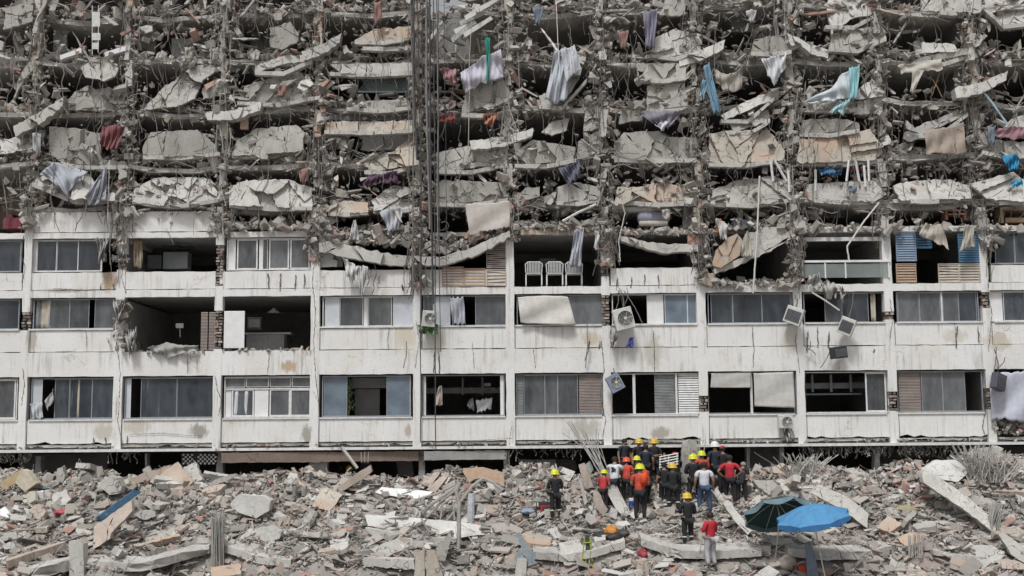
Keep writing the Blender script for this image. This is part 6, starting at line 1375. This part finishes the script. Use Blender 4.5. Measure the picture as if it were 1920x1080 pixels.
    if hat in HM:
        hb_ = MB(); N = 18
        if hat in ('r',):
            hb_.lathe([(.108, -.01), (.11, .03), (.09, .085), (.05, .108), (.005, .113)], (0, 0, 0), N, Mh); br = MB(); br.add([Mh @ Vector((xx, yy, zz)) for xx, yy, zz in ((-.08, -.09, 0), (.08, -.09, 0), (.06, -.19, -.01), (-.06, -.19, -.01), (-.08, -.09, .01), (.08, -.09, .01), (.06, -.19, 0), (-.06, -.19, 0))], [(0,3,2,1),(4,5,6,7),(0,1,5,4),(1,2,6,5),(2,3,7,6),(3,0,4,7)])
            c_ = hb_.build('cap', HM[hat], t, True, local=True); br.build('brim', HM[hat], c_, local=True)
        else:
            hb_.lathe([(.165, -.045), (.168, -.035), (.135, -.01), (.135, .03), (.115, .09), (.065, .135), (.005, .148)], (0, 0, 0), N, Mh)
            c_ = hb_.build('helmet', HM[hat], t, True, local=True)
            rg = MB(); rg.tube([Mh @ Vector((0, -.13*math.cos(a), .01+.15*math.sin(a))) for a in np.linspace(0.15, math.pi-.15, 9)], .012, 4); rg.build('ridge', HM[hat], c_, local=True)
    hr = MB(); Mr = Matrix.Translation(J['h2']+Vector((0, .012, -.005))) @ Matrix.Rotation(an*.8, 4, 'X')
    hr.lathe([(.085, -.07), (.098, -.03), (.10, .02), (.085, .065), (.05, .095), (.004, .103)], (0, .006, 0), 16, Mr); hr.build('hair', hair, t, True, local=True)
    for sx in (-1, 1):
        e = MB(); ep = Mh @ Vector((sx*.032, -.088, -.03)); e.lathe([(.002, -.008), (.010, 0), (.002, .008)], ep, 8); e.build('eye', BLK, t, True, local=True)
    if back:  # printed mark on the back of the shirt
        q = MB(); c = rot(Vector((0, .127, 1.28)), piv, an)
        for (dx, dz, a, b) in ((0, 0, .05, .07), (.03, .05, .05, .03), (-.05, -.02, .03, .05), (.02, -.08, .06, .02)): q.rbox(c+Vector((dx, .005+.002*a, dz)), (a*1.6, .02, b*1.6), (an, 0, a*8))
        q.build('print', NAVY, t, local=True)
    return t
person(1042, 884, 976, 200, BLK, BLK, 'y', 'rescuer in black with a yellow helmet standing alone beside the red generator', arms='front', sleeves='long')
person(1152, 858, 950, 160, WTEE, NAVY, '', 'man in a white tee with a dark print on its back, leaning toward the group', bend=12, arms='reach', back=True, w=1.2)
person(1176, 861, 945, 175, ORG, BLK, 'o', 'rescuer in an orange shirt and orange helmet seen from behind', bend=8, arms='front')
person(1196, 858, 935, 190, BLK, BLK, 'y', 'rescuer with a yellow helmet behind the orange shirts', arms='front')
person(1201, 871, 978, 170, ORG, BLK, 'y', 'rescuer in orange with a yellow helmet and dark trousers near the cool box', bend=10, arms='front')
person(1172, 824, 905, 30, NAVY, BLK, '', 'bareheaded man in a navy tee above the orange helmet', arms='down')
person(1199, 826, 908, 20, BLK, BLK, 'yo', 'rescuer in black with an amber helmet, left of the top pair')
person(1212, 835, 915, 180, NAVY, BLK, '', 'dark haired man in a black polo between the two amber helmets', w=1.2)
person(1228, 826, 912, 10, BLK, BLK, 'yo', 'rescuer in black with an amber helmet above the wire rack', arms='front', sleeves='long')
person(1247, 868, 955, 185, BLK, BLK, '', 'bareheaded man in a black tee with his back to the street', arms='down')
person(1263, 872, 960, 175, BLK, BLK, 'yo', 'rescuer in black with an amber helmet beside the man in the black tee', arms='front', sleeves='long')
person(1268, 850, 935, 200, BLK, BLK, 'r', 'man in black with a red cap behind the amber helmet', arms='up')
person(1302, 855, 950, 180, BLK, BLK, 'y', 'rescuer in black with a yellow helmet left of the orange collar', arms='front', sleeves='long')
person(1318, 849, 935, 190, ORG, BLK, 'y', 'rescuer in an orange jacket with a yellow helmet behind the white tee', arms='front', sleeves='long')
person(1322, 868, 964, 180, WTEE, JEAN, '', 'man in a plain white tee and blue jeans seen from behind', arms='down', w=1.22)
person(1343, 832, 925, 190, NAVY, NAVY, 'w', 'person in navy with a white helmet at the foot of the building', arms='down', w=1.15)
person(1357, 838, 925, 200, BLK, BLK, 'r', 'person in black with a red cap beside the white helmet', arms='front')
person(1370, 855, 947, 175, REDT, BLK, '', 'man in a bright red tee with hands on his hips', arms='hips', w=1.2)
person(1391, 868, 946, 150, BLK, BLK, '', 'grey haired man in black bending beside the red tee', bend=22, arms='front', hair=GREYH)
person(1291, 928, 1027, 190, BLK, BLK, 'yo', 'rescuer in black overalls with an amber helmet standing at the slab edge', arms='front', sleeves='long')
person(1334, 962, 1064, 215, REDT, GREYT, '', 'man in a red polo and light trousers at the bottom', arms='front', sleeves='long', w=1.14, Yo=YL(6.5)-.75)
person(1436, 968, 1040, 200, RVEST, BLK, '', 'person in a red top half hidden under the green parasol', arms='front', Yo=-3.6)
person(1131, 884, 960, 160, RVEST, BLK, 'y', 'rescuer in a red vest half hidden behind the leaning beam', bend=15, arms='front')
person(655, 876, 950, 200, BLK, BLK, 'yo', 'rescuer whose amber helmet shows over the tan fallen column', arms='down', Yo=.9)
person(1215, 872, 948, 215, ORG, BLK, '', 'person in orange crowded behind the yellow helmet near the cool box', bend=18, arms='reach')
lump('orange_backpack', 'bright orange pack on the back of the rescuer near the cool box', 'backpack', 1209, 925, .13, .20, colmat('pack_orange', (.65, .08, .02)), 15, .12).location = P(1208, 911, G(1201, 978).y-.22)
line('walking_stick', 'thin stick held by the man in the red polo', 'stick', [(1318, 1000), (1312, 1035)], G(1330, 1058).y-.2, .012, M_rebarl, wob=.1)
